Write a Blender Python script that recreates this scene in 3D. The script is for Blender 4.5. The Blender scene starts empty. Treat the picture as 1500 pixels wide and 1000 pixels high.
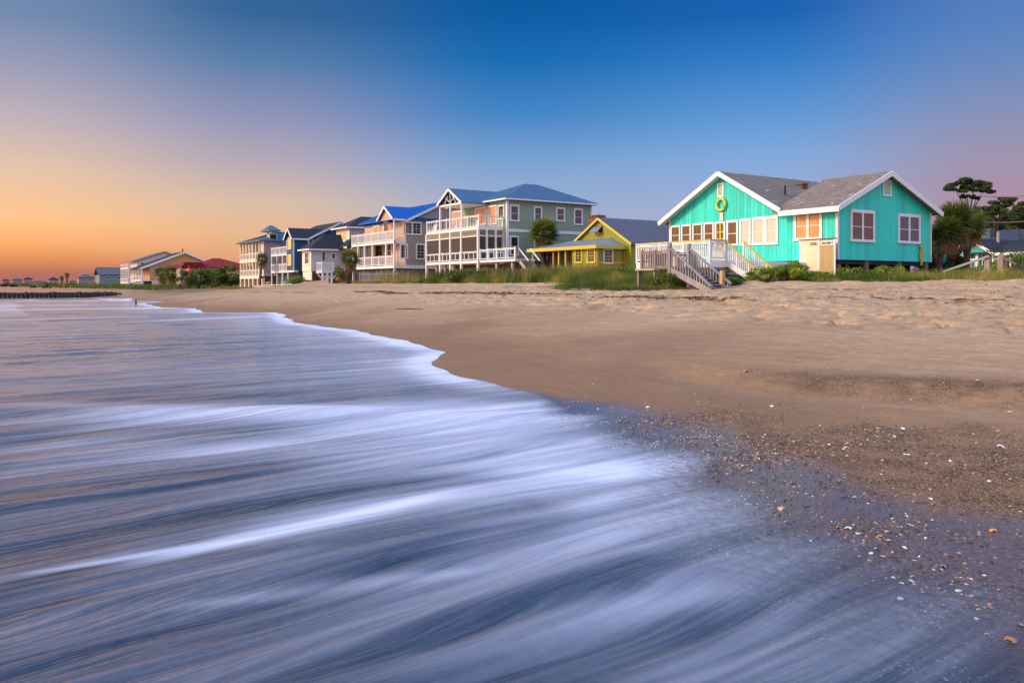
import bpy, math, random
import numpy as np
from mathutils import Vector, Matrix
random.seed(7); rng = np.random.default_rng(7)
sc = bpy.context.scene
C = sc.collection
R = math.radians

# ------------------------------------------------------------------ camera
F, H, EYE = 1220.0, 418.0, 1.6            # focal length in photo pixels, horizon row, eye height
A = R(33.25)
FX, FY = -math.cos(A), math.sin(A)        # view direction; +Y runs inland, -X runs away along the shore
RX, RY = math.sin(A), math.cos(A)
cd = bpy.data.cameras.new('camera'); cam = bpy.data.objects.new('camera', cd); C.objects.link(cam)
cam.location = (0, 0, EYE); cam.rotation_euler = (R(90), 0, math.atan2(-FX, FY))
cd.sensor_width = 36.0; cd.lens = F / 1500 * 36; cd.shift_y = -(500 - H) / 1500
cd.clip_start = 0.05; cd.clip_end = 6000
sc.camera = cam

# ------------------------------------------------------------------ world
def lin(r, g, b):
    f = lambda c: (c / 255 / 12.92) if c / 255 <= 0.04045 else ((c / 255 + 0.055) / 1.055) ** 2.4
    return (f(r), f(g), f(b), 1.0)
SUN_AZ, SUN_EL = R(-105), R(30)           # azimuth measured from the view direction, negative = left
w = bpy.data.worlds.new('World'); sc.world = w; w.use_nodes = True
nt = w.node_tree; nt.nodes.clear(); N = nt.nodes.new; L = nt.links.new
def math_node(tree, op, a, b=None, c=None):
    n = tree.nodes.new('ShaderNodeMath'); n.operation = op
    for i, v in enumerate((a, b, c)):
        if v is None: continue
        if isinstance(v, (int, float)): n.inputs[i].default_value = v
        else: tree.links.new(v, n.inputs[i])
    return n.outputs[0]
tc = N('ShaderNodeTexCoord'); sp = N('ShaderNodeSeparateXYZ'); L(tc.outputs['Generated'], sp.inputs[0])
M_ = lambda op, a, b=None, c=None: math_node(nt, op, a, b, c)
fw = M_('ADD', M_('MULTIPLY', sp.outputs[0], FX), M_('MULTIPLY', sp.outputs[1], FY))
rt = M_('ADD', M_('MULTIPLY', sp.outputs[0], RX), M_('MULTIPLY', sp.outputs[1], RY))
az = M_('MULTIPLY', M_('ARCTAN2', rt, fw), 180 / math.pi)
hz = M_('SQRT', M_('ADD', M_('MULTIPLY', sp.outputs[0], sp.outputs[0]), M_('MULTIPLY', sp.outputs[1], sp.outputs[1])))
te = M_('DIVIDE', sp.outputs[2], M_('MAXIMUM', hz, 0.001))
te = M_('MINIMUM', M_('MAXIMUM', te, 0.0), 1.6); te = M_('DIVIDE', te, 1.6)
def az_px(px): return math.degrees(math.atan((px - 750) / F))
cols = [   # azimuth, [(photo row or tan of elevation, colour)]
    (-180, [(.02, (185, 158, 158)), (.12, (182, 165, 172)), (.4, (150, 155, 178)), (1.2, (120, 142, 172))]),
    (-125, [(.02, (225, 150, 110)), (.08, (250, 200, 150)), (.22, (215, 190, 185)), (.5, (160, 160, 180)), (1.2, (120, 142, 172))]),
    (-75, [(.01, (215, 130, 95)), (.05, (255, 185, 110)), (.14, (250, 210, 160)), (.26, (205, 190, 185)), (.5, (135, 148, 178)), (1.2, (110, 138, 172))]),
    (az_px(30), [(402, (172, 108, 96)), (384, (214, 134, 88)), (355, (247, 172, 108)), (320, (250, 192, 136)), (250, (226, 192, 165)), (170, (188, 174, 182)), (90, (150, 152, 181)), (20, (112, 136, 172)), (-300, (55, 100, 155)), (.9, (68, 112, 168))]),
    (az_px(375), [(402, (190, 125, 105)), (380, (225, 162, 122)), (345, (232, 182, 140)), (300, (219, 188, 163)), (240, (182, 169, 180)), (170, (143, 147, 183)), (90, (88, 125, 170)), (20, (52, 100, 152)), (-300, (20, 72, 130)), (.9, (68, 112, 168))]),
    (az_px(750), [(402, (190, 165, 175)), (360, (180, 175, 195)), (300, (156, 174, 208)), (240, (122, 162, 208)), (170, (68, 134, 198)), (90, (20, 108, 180)), (20, (2, 90, 162)), (-300, (2, 62, 130)), (.9, (68, 112, 168))]),
    (az_px(1130), [(402, (178, 160, 185)), (300, (158, 172, 212)), (230, (130, 168, 218)), (170, (94, 151, 214)), (90, (50, 124, 198)), (20, (20, 97, 178)), (-300, (5, 68, 140)), (.9, (68, 112, 168))]),
    (az_px(1470), [(402, (178, 138, 158)), (290, (172, 142, 164)), (220, (155, 146, 174)), (150, (128, 143, 186)), (90, (104, 136, 190)), (20, (84, 126, 192)), (-300, (40, 95, 165)), (.9, (68, 112, 168))]),
    (70, [(.02, (175, 138, 155)), (.10, (168, 142, 166)), (.2, (135, 143, 182)), (.33, (110, 136, 182)), (1.2, (115, 140, 172))]),
    (180, [(.02, (185, 158, 158)), (.12, (182, 165, 172)), (.4, (150, 155, 178)), (1.2, (120, 142, 172))]),
]
prev = None
for azd, stops in cols:
    r = N('ShaderNodeValToRGB'); r.color_ramp.interpolation = 'LINEAR'
    pts = []
    for k, c in stops:
        t = k if abs(k) < 2 else (H - k) / F * math.cos(R(azd))
        pts.append((t / 1.6, lin(*c)))
    pts.sort()
    el = r.color_ramp.elements
    while len(el) < len(pts): el.new(0.5)
    for e, (p, c) in zip(el, pts): e.position = p; e.color = c
    for e, (p, c) in zip(el, pts): e.position = p; e.color = c
    L(te, r.inputs[0])
    if prev is None: prev = (azd, r.outputs[0]); continue
    mr = N('ShaderNodeMapRange'); mr.clamp = True; mr.interpolation_type = 'SMOOTHSTEP'
    mr.inputs['From Min'].default_value = prev[0]; mr.inputs['From Max'].default_value = azd
    L(az, mr.inputs['Value'])
    mx = N('ShaderNodeMix'); mx.data_type = 'RGBA'
    L(mr.outputs[0], mx.inputs[0]); L(prev[1], mx.inputs[6]); L(r.outputs[0], mx.inputs[7])
    prev = (azd, mx.outputs[2])
# the dawn glow round the hidden sun, out of frame to the left
d1 = M_('DIVIDE', M_('SUBTRACT', az, -105), 38.0)
gl = M_('MULTIPLY', M_('EXPONENT', M_('MULTIPLY', M_('MULTIPLY', d1, d1), -1.0)), M_('EXPONENT', M_('MULTIPLY', te, -5.0)))
gain = M_('ADD', 1.0, M_('MULTIPLY', gl, 3.4))
def sm_(v, a, b_):
    m = N('ShaderNodeMapRange'); m.interpolation_type = 'SMOOTHSTEP'; m.inputs['From Min'].default_value = a; m.inputs['From Max'].default_value = b_; L(v, m.inputs['Value']); return m.outputs[0]
# gain added to the unseen dome behind and overhead, to brighten ground and walls
gain = M_('ADD', gain, M_('MULTIPLY', sm_(M_('ABSOLUTE', az), 42, 95), 1.5))
gain = M_('ADD', gain, M_('MULTIPLY', sm_(te, .34, .62), 1.6))
vm = N('ShaderNodeVectorMath'); vm.operation = 'SCALE'; L(prev[1], vm.inputs[0]); L(gain, vm.inputs['Scale'])
sky = N('ShaderNodeTexSky'); sky.sky_type = 'NISHITA'; sky.sun_disc = False
sky.sun_elevation = R(4); sky.sun_rotation = math.atan2(FX, FY) + SUN_AZ
sm = N('ShaderNodeVectorMath'); sm.operation = 'SCALE'; L(sky.outputs[0], sm.inputs[0]); sm.inputs['Scale'].default_value = 0.004
ad = N('ShaderNodeVectorMath'); ad.operation = 'ADD'; L(vm.outputs[0], ad.inputs[0]); L(sm.outputs[0], ad.inputs[1])
bg = N('ShaderNodeBackground'); L(ad.outputs[0], bg.inputs[0]); bg.inputs[1].default_value = 1.0
wo = N('ShaderNodeOutputWorld'); L(bg.outputs[0], wo.inputs[0])

sl = bpy.data.lights.new('sun', 'SUN'); so = bpy.data.objects.new('sun', sl); C.objects.link(so)
sl.energy = 3.5; sl.angle = R(14); sl.color = (1.0, 0.78, 0.56)
_h = math.cos(SUN_AZ); _s = math.sin(SUN_AZ)
sdx, sdy = FX * _h + RX * _s, FY * _h + RY * _s
sv = Vector((sdx * math.cos(SUN_EL), sdy * math.cos(SUN_EL), math.sin(SUN_EL)))
so.rotation_euler = sv.to_track_quat('Z', 'Y').to_euler()
sc.view_settings.view_transform = 'Standard'; sc.view_settings.look = 'None'
sc.view_settings.exposure = 0.0; sc.view_settings.gamma = 1.0

# ------------------------------------------------------------------ measuring helpers (photo pixel -> real plane)
def X_(px, y): r = (px - 750) / F; return y * (r * FY - RY) / (RX - r * FX)
def Y_(px, x): r = (px - 750) / F; return x * (RX - r * FX) / (r * FY - RY)
def D_(x, y): return FX * x + FY * y
def Z_(py, x, y): return EYE + (H - py) * D_(x, y) / F
def G_(px, py, z=0.0):
    d = (EYE - z) * F / (py - H); r = (px - 750) / F * d
    return RX * r + FX * d, RY * r + FY * d
def P_(px, d): r = (px - 750) / F * d; return RX * r + FX * d, RY * r + FY * d

# ------------------------------------------------------------------ noise
def vnoise(x, y, seed=0):
    xi = np.floor(x).astype(np.int64); yi = np.floor(y).astype(np.int64); xf = x - xi; yf = y - yi
    def h(a, b):
        n = (a * 374761393 + b * 668265263 + seed * 974711) & 0x7fffffff
        n = ((n ^ (n >> 13)) * 1274126177) & 0x7fffffff
        return ((n ^ (n >> 16)) & 0xffff) / 65535.0
    u = xf * xf * (3 - 2 * xf); v = yf * yf * (3 - 2 * yf)
    return (h(xi, yi) * (1 - u) + h(xi + 1, yi) * u) * (1 - v) + (h(xi, yi + 1) * (1 - u) + h(xi + 1, yi + 1) * u) * v
def fbm(x, y, seed=0, o=4):
    s = 0; a = .5
    for i in range(o): s = s + a * vnoise(x * 2 ** i + 17.3 * i, y * 2 ** i - 9.1 * i, seed + i); a *= .5
    return s / (1 - .5 ** o)
def sstep(a, b, x): t = np.clip((x - a) / (b - a), 0, 1); return t * t * (3 - 2 * t)

# ------------------------------------------------------------------ mesh builder
def tag(o, label=None, cat=None, group=None, kind=None):
    if label: o['label'] = label
    if cat: o['category'] = cat
    if group: o['group'] = group
    if kind: o['kind'] = kind
    return o
def empty(name, loc, label, cat, group=None, rz=0):
    o = bpy.data.objects.new(name, None); C.objects.link(o); o.location = loc; o.rotation_euler = (0, 0, rz)
    o.empty_display_size = .2
    return tag(o, label, cat, group)
def root_loc(p):
    v = Vector((0, 0, 0))
    while p: v += p.location; p = p.parent
    return v
class MB:
    def __init__(s): s.v = []; s.f = []; s.mi = []; s.m = 0
    def add(s, vs, fs):
        b = len(s.v); s.v += [tuple(p) for p in vs]
        for f in fs: s.f.append(tuple(b + i for i in f)); s.mi.append(s.m)
        return s
    def box(s, x0, x1, y0, y1, z0, z1):
        if x0 > x1: x0, x1 = x1, x0
        if y0 > y1: y0, y1 = y1, y0
        if z0 > z1: z0, z1 = z1, z0
        return s.add([(x0, y0, z0), (x1, y0, z0), (x1, y1, z0), (x0, y1, z0), (x0, y0, z1), (x1, y0, z1), (x1, y1, z1), (x0, y1, z1)],
                     [(0, 3, 2, 1), (4, 5, 6, 7), (0, 1, 5, 4), (1, 2, 6, 5), (2, 3, 7, 6), (3, 0, 4, 7)])
    def prism(s, poly, e):
        n = len(poly); e = Vector(e); poly = [Vector(p) for p in poly]
        nr = Vector((0, 0, 0))
        for i in range(n): nr += poly[i].cross(poly[(i + 1) % n])
        if nr.dot(e) > 0: poly = poly[::-1]
        return s.add(list(poly) + [p + e for p in poly],
                     [tuple(range(n)), tuple(range(2 * n - 1, n - 1, -1))] + [(i, i + n, (i + 1) % n + n, (i + 1) % n) for i in range(n)])
    def beam(s, p0, p1, w, h, up=(0, 0, 1)):
        p0 = Vector(p0); p1 = Vector(p1); d = (p1 - p0).normalized(); up = Vector(up)
        if abs(d.dot(up)) > .98: up = Vector((0, 1, 0))
        sd = d.cross(up).normalized() * (w / 2); u = sd.cross(d).normalized() * (h / 2)
        q = [a + b * sd + c * u for a in (p0, p1) for b, c in ((-1, -1), (1, -1), (1, 1), (-1, 1))]
        return s.add(q, [(0, 1, 2, 3), (7, 6, 5, 4), (0, 4, 5, 1), (1, 5, 6, 2), (2, 6, 7, 3), (3, 7, 4, 0)])
    def tube(s, pts, rad, n=8, cap=True):
        pts = [Vector(p) for p in pts]; vs = []; fs = []
        for i, p in enumerate(pts):
            d = (pts[min(i + 1, len(pts) - 1)] - pts[max(i - 1, 0)]).normalized()
            a = d.cross(Vector((0, 0, 1)) if abs(d.z) < .9 else Vector((1, 0, 0))).normalized(); b = d.cross(a)
            r = rad[i] if hasattr(rad, '__len__') else rad
            for k in range(n): t = 2 * math.pi * k / n; vs.append(p + a * math.cos(t) * r + b * math.sin(t) * r)
        for i in range(len(pts) - 1):
            for k in range(n): fs.append((i * n + k, i * n + (k + 1) % n, (i + 1) * n + (k + 1) % n, (i + 1) * n + k))
        if cap: fs += [tuple(range(n))[::-1], tuple((len(pts) - 1) * n + k for k in range(n))]
        return s.add(vs, fs)
    def build(s, name, mat, parent=None, smooth=False, **t):
        o = None
        off = root_loc(parent)
        me = bpy.data.meshes.new(name); me.from_pydata([(p[0] - off.x, p[1] - off.y, p[2] - off.z) for p in s.v], [], s.f)
        for m in (mat if isinstance(mat, (list, tuple)) else [mat]): me.materials.append(m)
        if any(s.mi): me.polygons.foreach_set('material_index', s.mi)
        if smooth: me.polygons.foreach_set('use_smooth', [True] * len(s.f))
        me.update()
        o = bpy.data.objects.new(name, me); C.objects.link(o)
        if parent: o.parent = parent
        return tag(o, t.get('label'), t.get('cat'), t.get('group'), t.get('kind'))
def np_mesh(name, V, Fc, mat, parent=None, smooth=True, cols=None):
    """fast mesh from numpy arrays; Fc is (n,k)"""
    me = bpy.data.meshes.new(name); n, k = Fc.shape
    off = root_loc(parent); V = V - np.array([off.x, off.y, off.z])
    me.vertices.add(len(V)); me.vertices.foreach_set('co', V.astype(np.float32).ravel())
    me.loops.add(n * k); me.loops.foreach_set('vertex_index', Fc.astype(np.int32).ravel())
    me.polygons.add(n); me.polygons.foreach_set('loop_start', np.arange(n, dtype=np.int32) * k)
    me.polygons.foreach_set('loop_total', np.full(n, k, dtype=np.int32))
    me.polygons.foreach_set('use_smooth', np.full(n, smooth))
    me.update(calc_edges=True)
    if cols is not None:
        for nm, arr in cols.items():
            if arr.ndim == 1:
                at = me.attributes.new(nm, 'FLOAT', 'POINT'); at.data.foreach_set('value', arr.astype(np.float32))
            else:
                at = me.attributes.new(nm, 'FLOAT_COLOR', 'POINT'); at.data.foreach_set('color', arr.astype(np.float32).ravel())
    me.materials.append(mat)
    o = bpy.data.objects.new(name, me); C.objects.link(o)
    if parent: o.parent = parent
    return o

# ------------------------------------------------------------------ materials
MATS = {}
class NB:
    """small node-tree helper"""
    def __init__(s, name):
        s.m = bpy.data.materials.new(name); s.m.use_nodes = True; s.t = s.m.node_tree; s.t.nodes.clear()
        s.out = s.n('ShaderNodeOutputMaterial')
    def n(s, t, **kw):
        x = s.t.nodes.new(t)
        for k, v in kw.items(): setattr(x, k, v)
        return x
    def l(s, a, b): s.t.links.new(a, b)
    def M(s, op, a, b=None, c=None): return math_node(s.t, op, a, b, c)
    def coord(s, scale=(1, 1, 1), kind='Object'):
        t = s.n('ShaderNodeTexCoord'); m = s.n('ShaderNodeMapping'); m.inputs['Scale'].default_value = scale
        s.l(t.outputs[kind], m.inputs[0]); return m.outputs[0]
    def noise(s, vec, scale=5, detail=3, rough=.5, dist=0):
        n = s.n('ShaderNodeTexNoise'); n.inputs['Scale'].default_value = scale; n.inputs['Detail'].default_value = detail
        n.inputs['Roughness'].default_value = rough; n.inputs['Distortion'].default_value = dist
        s.l(vec, n.inputs['Vector']); return n.outputs[0]
    def ramp(s, fac, stops, interp='LINEAR'):
        r = s.n('ShaderNodeValToRGB'); r.color_ramp.interpolation = interp; el = r.color_ramp.elements
        while len(el) < len(stops): el.new(.5)
        for e, (p, c) in zip(el, stops):
            e.position = p; e.color = c if len(c) == 4 else (*c, 1)
        s.l(fac, r.inputs[0]); return r.outputs[0]
    def mix(s, fac, a, b, mode='MIX'):
        m = s.n('ShaderNodeMix', data_type='RGBA', blend_type=mode)
        for i, v in ((0, fac), (6, a), (7, b)):
            if isinstance(v, (int, float)): m.inputs[i].default_value = v
            elif isinstance(v, tuple): m.inputs[i].default_value = v if len(v) == 4 else (*v, 1)
            else: s.l(v, m.inputs[i])
        return m.outputs[2]
    def bump(s, h, strength=.3, dist=.02):
        b = s.n('ShaderNodeBump'); b.inputs['Strength'].default_value = strength; b.inputs['Distance'].default_value = dist
        s.l(h, b.inputs['Height']); return b.outputs[0]
    def attr(s, name, out='Fac'):
        a = s.n('ShaderNodeAttribute', attribute_name=name); return a.outputs[out]
    def principled(s, color=None, rough=.6, metal=0, normal=None, spec=.5, trans=None):
        p = s.n('ShaderNodeBsdfPrincipled')
        if isinstance(color, tuple): p.inputs['Base Color'].default_value = color if len(color) == 4 else (*color, 1)
        elif color is not None: s.l(color, p.inputs['Base Color'])
        if isinstance(rough, (int, float)): p.inputs['Roughness'].default_value = rough
        else: s.l(rough, p.inputs['Roughness'])
        p.inputs['Metallic'].default_value = metal; p.inputs['Specular IOR Level'].default_value = spec
        if normal is not None: s.l(normal, p.inputs['Normal'])
        return p.outputs[0]
    def done(s, sh): s.l(sh, s.out.inputs['Surface']); MATS[s.m.name] = s.m; return s.m
def scl(c, k): return tuple(min(1, x * k) for x in c[:3]) + (1,)
def paint(name, c, rough=.55, var=.12, scale=3, bump=.1):
    b = NB(name); v = b.coord(); n = b.noise(v, scale, 5, .65)
    col = b.mix(n, scl(c, 1 - var * 1.6), scl(c, 1 + var))
    return b.done(b.principled(col, rough, normal=b.bump(b.noise(v, 40, 3), bump, .01)))
def siding(name, c, vertical=True, wdt=.2, var=.14, rough=.6, groove=.45, c2=None):
    b = NB(name); v = b.coord(); sp = b.n('ShaderNodeSeparateXYZ'); b.l(v, sp.inputs[0])
    s = b.M('ADD', sp.outputs[0], sp.outputs[1]) if vertical else sp.outputs[2]
    q = b.M('DIVIDE', b.M('ADD', s, 500.0), wdt); fl = b.M('FLOOR', q); fr = b.M('FRACT', q)
    wn = b.n('ShaderNodeTexWhiteNoise', noise_dimensions='1D'); b.l(fl, wn.inputs['W'])
    streak = b.noise(b.coord((6, 6, .7) if vertical else (.7, .7, 6)), 2.2, 6, .7)
    big = b.noise(v, .9, 4, .6)
    k = b.M('ADD', b.M('MULTIPLY', wn.outputs[0], .45), b.M('ADD', b.M('MULTIPLY', streak, .6), b.M('MULTIPLY', big, .3)))
    col = b.mix(b.M('MULTIPLY', k, .9), scl(c, 1 - var * 2), scl(c, 1 + var))
    if c2: col = b.mix(b.ramp(streak, [(.55, (0, 0, 0)), (.75, (.6, .6, .6))]), col, c2)
    gv = b.ramp(fr, [(0, (0, 0, 0)), (.06, (1, 1, 1)), (.94, (1, 1, 1)), (1, (0, 0, 0))] if vertical else [(0, (0, 0, 0)), (.14, (1, 1, 1)), (1, (.8, .8, .8))])
    col = b.mix(b.M('MULTIPLY', b.M('SUBTRACT', 1, gv), groove), col, scl(c, .25))
    return b.done(b.principled(col, rough, normal=b.bump(gv, .6, .02)))
def shingle(name, c, var=.3, wdt=.35, h=.16, patches=None, rough=.9):
    b = NB(name); v = b.coord(); sp = b.n('ShaderNodeSeparateXYZ'); b.l(v, sp.inputs[0])
    cm = b.n('ShaderNodeCombineXYZ'); b.l(b.M('ADD', sp.outputs[0], b.M('MULTIPLY', sp.outputs[1], .93)), cm.inputs[0]); b.l(b.M('MULTIPLY', sp.outputs[2], 1.9), cm.inputs[1])
    br = b.n('ShaderNodeTexBrick'); b.l(cm.outputs[0], br.inputs['Vector']); br.inputs['Scale'].default_value = 1
    br.inputs['Brick Width'].default_value = wdt; br.inputs['Row Height'].default_value = h; br.inputs['Mortar Size'].default_value = .012
    br.inputs['Color1'].default_value = scl(c, 1 - var); br.inputs['Color2'].default_value = scl(c, 1 + var); br.inputs['Mortar'].default_value = scl(c, .4)
    n = b.noise(v, 1.3, 5, .7); col = b.mix(.5, br.outputs[0], b.mix(n, scl(c, .65), scl(c, 1.4)))
    if patches:
        pn = b.noise(b.coord((1, .4, 2.6)), 1.7, 4, .6, .8)
        col = b.mix(b.ramp(pn, [(.61, (0, 0, 0)), (.65, (.8, .8, .8))]), col, patches)
    return b.done(b.principled(col, rough, normal=b.bump(br.outputs[1], -.4, .02), spec=.25))
def ribmetal(name, c, rough=.4, metal=.35):
    b = NB(name); v = b.coord(); sp = b.n('ShaderNodeSeparateXYZ'); b.l(v, sp.inputs[0])
    q = b.M('FRACT', b.M('DIVIDE', b.M('ADD', b.M('ADD', sp.outputs[0], sp.outputs[1]), 500.0), .42))
    rb = b.ramp(q, [(0, (1, 1, 1)), (.08, (0, 0, 0)), (.92, (0, 0, 0)), (1, (1, 1, 1))]); n = b.noise(v, 1.2, 4, .6)
    col = b.mix(n, scl(c, .75), scl(c, 1.2)); col = b.mix(b.M('MULTIPLY', rb, .35), col, scl(c, .45))
    return b.done(b.principled(col, rough, metal, normal=b.bump(rb, .5, .03)))
def glass(name, c, rough=.08, var=.2):
    b = NB(name); v = b.coord(); n = b.noise(b.coord((3.2, 3.2, .7)), 1.6, 4, .6)
    col = b.mix(b.ramp(n, [(.3, (0, 0, 0)), (.7, (1, 1, 1))]), scl(c, 1 - var * 1.5), scl(c, 1 + var))
    return b.done(b.principled(col, rough, normal=b.bump(b.noise(v, 1.5, 2), .05, .02), spec=.5))

m_white = paint('white_paint', (.72, .70, .68), .5, .08, 4)
m_cream = paint('cream_paint', (.75, .66, .50), .55, .08, 4)
m_teal = siding('turquoise_boards', (.020, .62, .50), True, .26, .24, .6, .8, (.16, .84, .70, 1))
m_teal2 = siding('turquoise_porch_boards', (.03, .42, .36), False, .18, .12)
m_green = siding('sage_siding', (.25, .325, .225), False, .15, .08)
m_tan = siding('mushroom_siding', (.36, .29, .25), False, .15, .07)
m_tan_lit = siding('sunlit_mushroom_siding', (.50, .36, .27), False, .15, .07)  # mushroom siding with warm sunlight put into its colour
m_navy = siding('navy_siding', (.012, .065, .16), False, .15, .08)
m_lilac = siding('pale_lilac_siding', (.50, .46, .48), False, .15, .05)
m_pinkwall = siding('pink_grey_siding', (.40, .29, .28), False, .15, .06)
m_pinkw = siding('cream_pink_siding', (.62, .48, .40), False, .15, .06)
m_yellow = siding('lime_yellow_boards', (.23, .245, .018), True, .18, .16, .6, .4)
m_ytrim = paint('bright_yellow_paint', (.54, .43, .04), .5, .1)
m_ochre = siding('ochre_stucco', (.52, .27, .11), False, .3, .05)
m_tanstucco = siding('sand_stucco', (.36, .26, .14), False, .3, .06)
m_bluewall = siding('pale_blue_boards', (.13, .20, .21), True, .25, .08)
m_greywall = siding('far_pale_siding', (.26, .20, .20), False, .2, .05)
m_roofgrey = shingle('grey_shingles', (.19, .155, .13), .30, patches=(.34, .33, .36, 1))
m_roofslate = shingle('slate_shingles', (.10, .11, .15), .18)
m_roofdark = shingle('charcoal_shingles', (.028, .034, .048), .25)
m_roofred = shingle('red_shingles', (.22, .018, .022), .2)
m_roofblue = ribmetal('cobalt_metal', (.010, .115, .46), .35)
m_roofsteel = ribmetal('steel_blue_metal', (.095, .17, .26), .38)
m_roofpale = ribmetal('pale_grey_metal', (.26, .28, .34), .4)
m_g_dark = glass('dark_glass', (.03, .028, .035))
m_g_brown = glass('bronze_glass', (.10, .040, .018), .18)
m_g_orange = glass('amber_blind', (.52, .25, .08), .25)
m_g_cream = glass('cream_blind', (.62, .47, .36), .3, .08)
m_g_mauve = glass('mauve_screen', (.10, .075, .085), .4)
m_g_lit_peach = glass('lit_peach_pane', (.70, .28, .14), .3)  # warm light in the window put into the pane colour
m_g_lit_gold = glass('lit_gold_pane', (.80, .52, .14), .3)  # yellow window light put into the pane colour
m_screen = glass('insect_screen', (.085, .065, .060), .55)
m_oldwood = siding('weathered_wood', (.27, .20, .165), True, .14, .2, .8)
m_greywood = siding('grey_weathered_wood', (.28, .25, .25), True, .14, .2, .8)
m_brownwood = siding('reddish_brown_wood', (.13, .045, .02), True, .13, .25, .8)
m_pile = paint('timber_pile', (.17, .10, .065), .85, .3, 2, .4)
m_palepile = paint('pale_pile', (.42, .36, .32), .8, .2, 2)
m_plywood = siding('honey_boards', (.50, .33, .14), True, .16, .16, .7)
m_creamboard = paint('cream_board', (.72, .60, .38), .6, .14, 2)
m_brick = paint('red_brick', (.22, .07, .035), .9, .4, 9, .4)
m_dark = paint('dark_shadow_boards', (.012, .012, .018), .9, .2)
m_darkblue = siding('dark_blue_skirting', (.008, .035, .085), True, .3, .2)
m_groin = siding('wet_black_timber', (.045, .032, .032), True, .5, .3, .6)
m_black = paint('black_letter', (.012, .012, .02), .6)
m_signgreen = paint('dark_teal_sign', (.01, .07, .08), .5)
m_silver = paint('galvanised_rail', (.22, .25, .27), .45, .1)
m_wire = paint('dull_wire', (.20, .14, .15), .6)
m_red = paint('flower_red', (.35, .01, .015), .6)
m_coral = paint('coral_float', (.85, .07, .07), .5)
def skinmat(name, c): return paint(name, c, .6, .05)

# ------------------------------------------------------------------ terrain
SH = np.array([(30, 4.6), (6, 5.2), (0, 5.6), (-2, 5.8), (-4, 6.2), (-5.5, 6.6), (-6.9, 7.0), (-8.6, 7.35), (-9.6, 6.95), (-10.45, 6.8), (-11.9, 6.95), (-13.2, 7.1), (-14.3, 7.45), (-15.5, 7.9), (-16.3, 8.5), (-17.4, 9.3),
    (-18.9, 9.8), (-20.9, 10.15), (-24.5, 10.8), (-28.5, 11.4), (-33.6, 11.4), (-40, 12.9), (-46, 14.7), (-48.6, 15.05), (-50.5, 11.5), (-56, 12.4), (-60, 13.1), (-64, 11.6), (-78, 12.8),
    (-88, 16.5), (-94, 14), (-111, 17.2), (-120, 12), (-150, 5), (-200, 0), (-500, -20), (-2500, -60)])[::-1]
def shore(x): return np.interp(x, SH[:, 0], SH[:, 1]) + .05 * np.sin(x * 3.1) * sstep(-9, -12, x) + .10 * np.sin(x * 1.13 + 1) * sstep(-14, -18, x)
def plateau(x): return .95 + .80 * sstep(-108, -88, x)
def ground_z(x, y, detail=True):
    s = shore(x); dt = y - s; u = dt / (31.0 - s); pl = plateau(x) / 1.75
    z = np.interp(u, [-3, -1, -.3, 0, .05, .10, .16, .30, .45, .62, .80, .92, 1.0, 1.15, 1.6], [-4, -1.6, -.35, 0, .07, .16, .33, .68, 1.02, 1.28, 1.46, 1.60, 1.74, 1.75, 1.8]) * pl
    z = np.where(dt < 0, np.maximum(-1.6, .045 * dt - .012 * dt * dt), z)
    near = sstep(-12, -8, x)
    # low scarp and trough of the near beach
    sy = 10.2 + .10 * (x + 4) - .25 * np.sin(x * .7)
    z = z + near * (.11 * sstep(sy - .22, sy + .4, y) * (1 - sstep(sy + 1, sy + 7, y)) - .05 * np.exp(-((y - sy + .45) / .35) ** 2))
    if detail:
        amp = sstep(.25, .5, u)
        z = z + amp * .11 * (fbm(x * .9, y * 1.3, 3, 5) - .5)
        fp = fbm(x * 2.6, y * 2.6, 11, 3); z = z - sstep(.30, .40, u) * (1 - sstep(.85, .95, u)) * .17 * sstep(.54, .66, fp) * sstep(-60, -20, x)
        bl = 1 - np.abs(2 * fbm(x * 1.7, y * 2.0, 131, 4) - 1); z = z + sstep(.36, .5, u) * (1 - sstep(1.0, 1.1, u)) * .14 * (bl - .8) * sstep(-70, -25, x)
        rim = np.exp(-((u - .96) / .06) ** 2); z = z + rim * .42 * (fbm(x * .7, y * .9, 23, 4) - .5)
        z = z + sstep(0, .1, u) * .010 * (fbm(x * 5, y * 5, 31, 2) - .5)
        z = z + sstep(1.2, 3, u) * .5 * (fbm(x * .12, y * .12, 5, 3) - .4) * sstep(-90, -60, x)
    return z
def gz(x, y): return float(ground_z(np.array([float(x)]), np.array([float(y)]), False)[0])
def axis(parts):
    out = []
    for a, b, st in parts: out += list(np.arange(a, b, st))
    return out
def grow(a, b, s, g):
    out = [a]
    sg = 1 if b > a else -1
    while (out[-1] - b) * sg < 0: out.append(out[-1] + sg * s); s *= g
    return out
xs = np.array(sorted(set(np.round(axis([(-12, 1.5, .05), (-50, -12, .13)]) + grow(-50, -3500, .16, 1.028)[1:] + grow(1.5, 120, .1, 1.12), 4))))
ys = np.array(sorted(set(np.round(axis([(3, 12, .055), (12, 34, .11)]) + grow(34, 2500, .2, 1.12) + grow(3, -160, .2, 1.15)[1:], 4))))
def grid(xs, ys):
    Xg, Yg = np.meshgrid(xs, ys, indexing='ij'); nx, ny = Xg.shape
    i = np.arange(nx * ny).reshape(nx, ny)
    Fc = np.stack([i[:-1, :-1], i[1:, :-1], i[1:, 1:], i[:-1, 1:]], -1).reshape(-1, 4)
    return Xg.ravel(), Yg.ravel(), Fc
gx, gy, gf = grid(xs, ys)
gzv = ground_z(gx, gy)
s_ = shore(gx); dt_ = gy - s_; u_ = dt_ / (31 - s_)
wetn = fbm(gx * .8, gy * .8, 41, 3)
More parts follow.
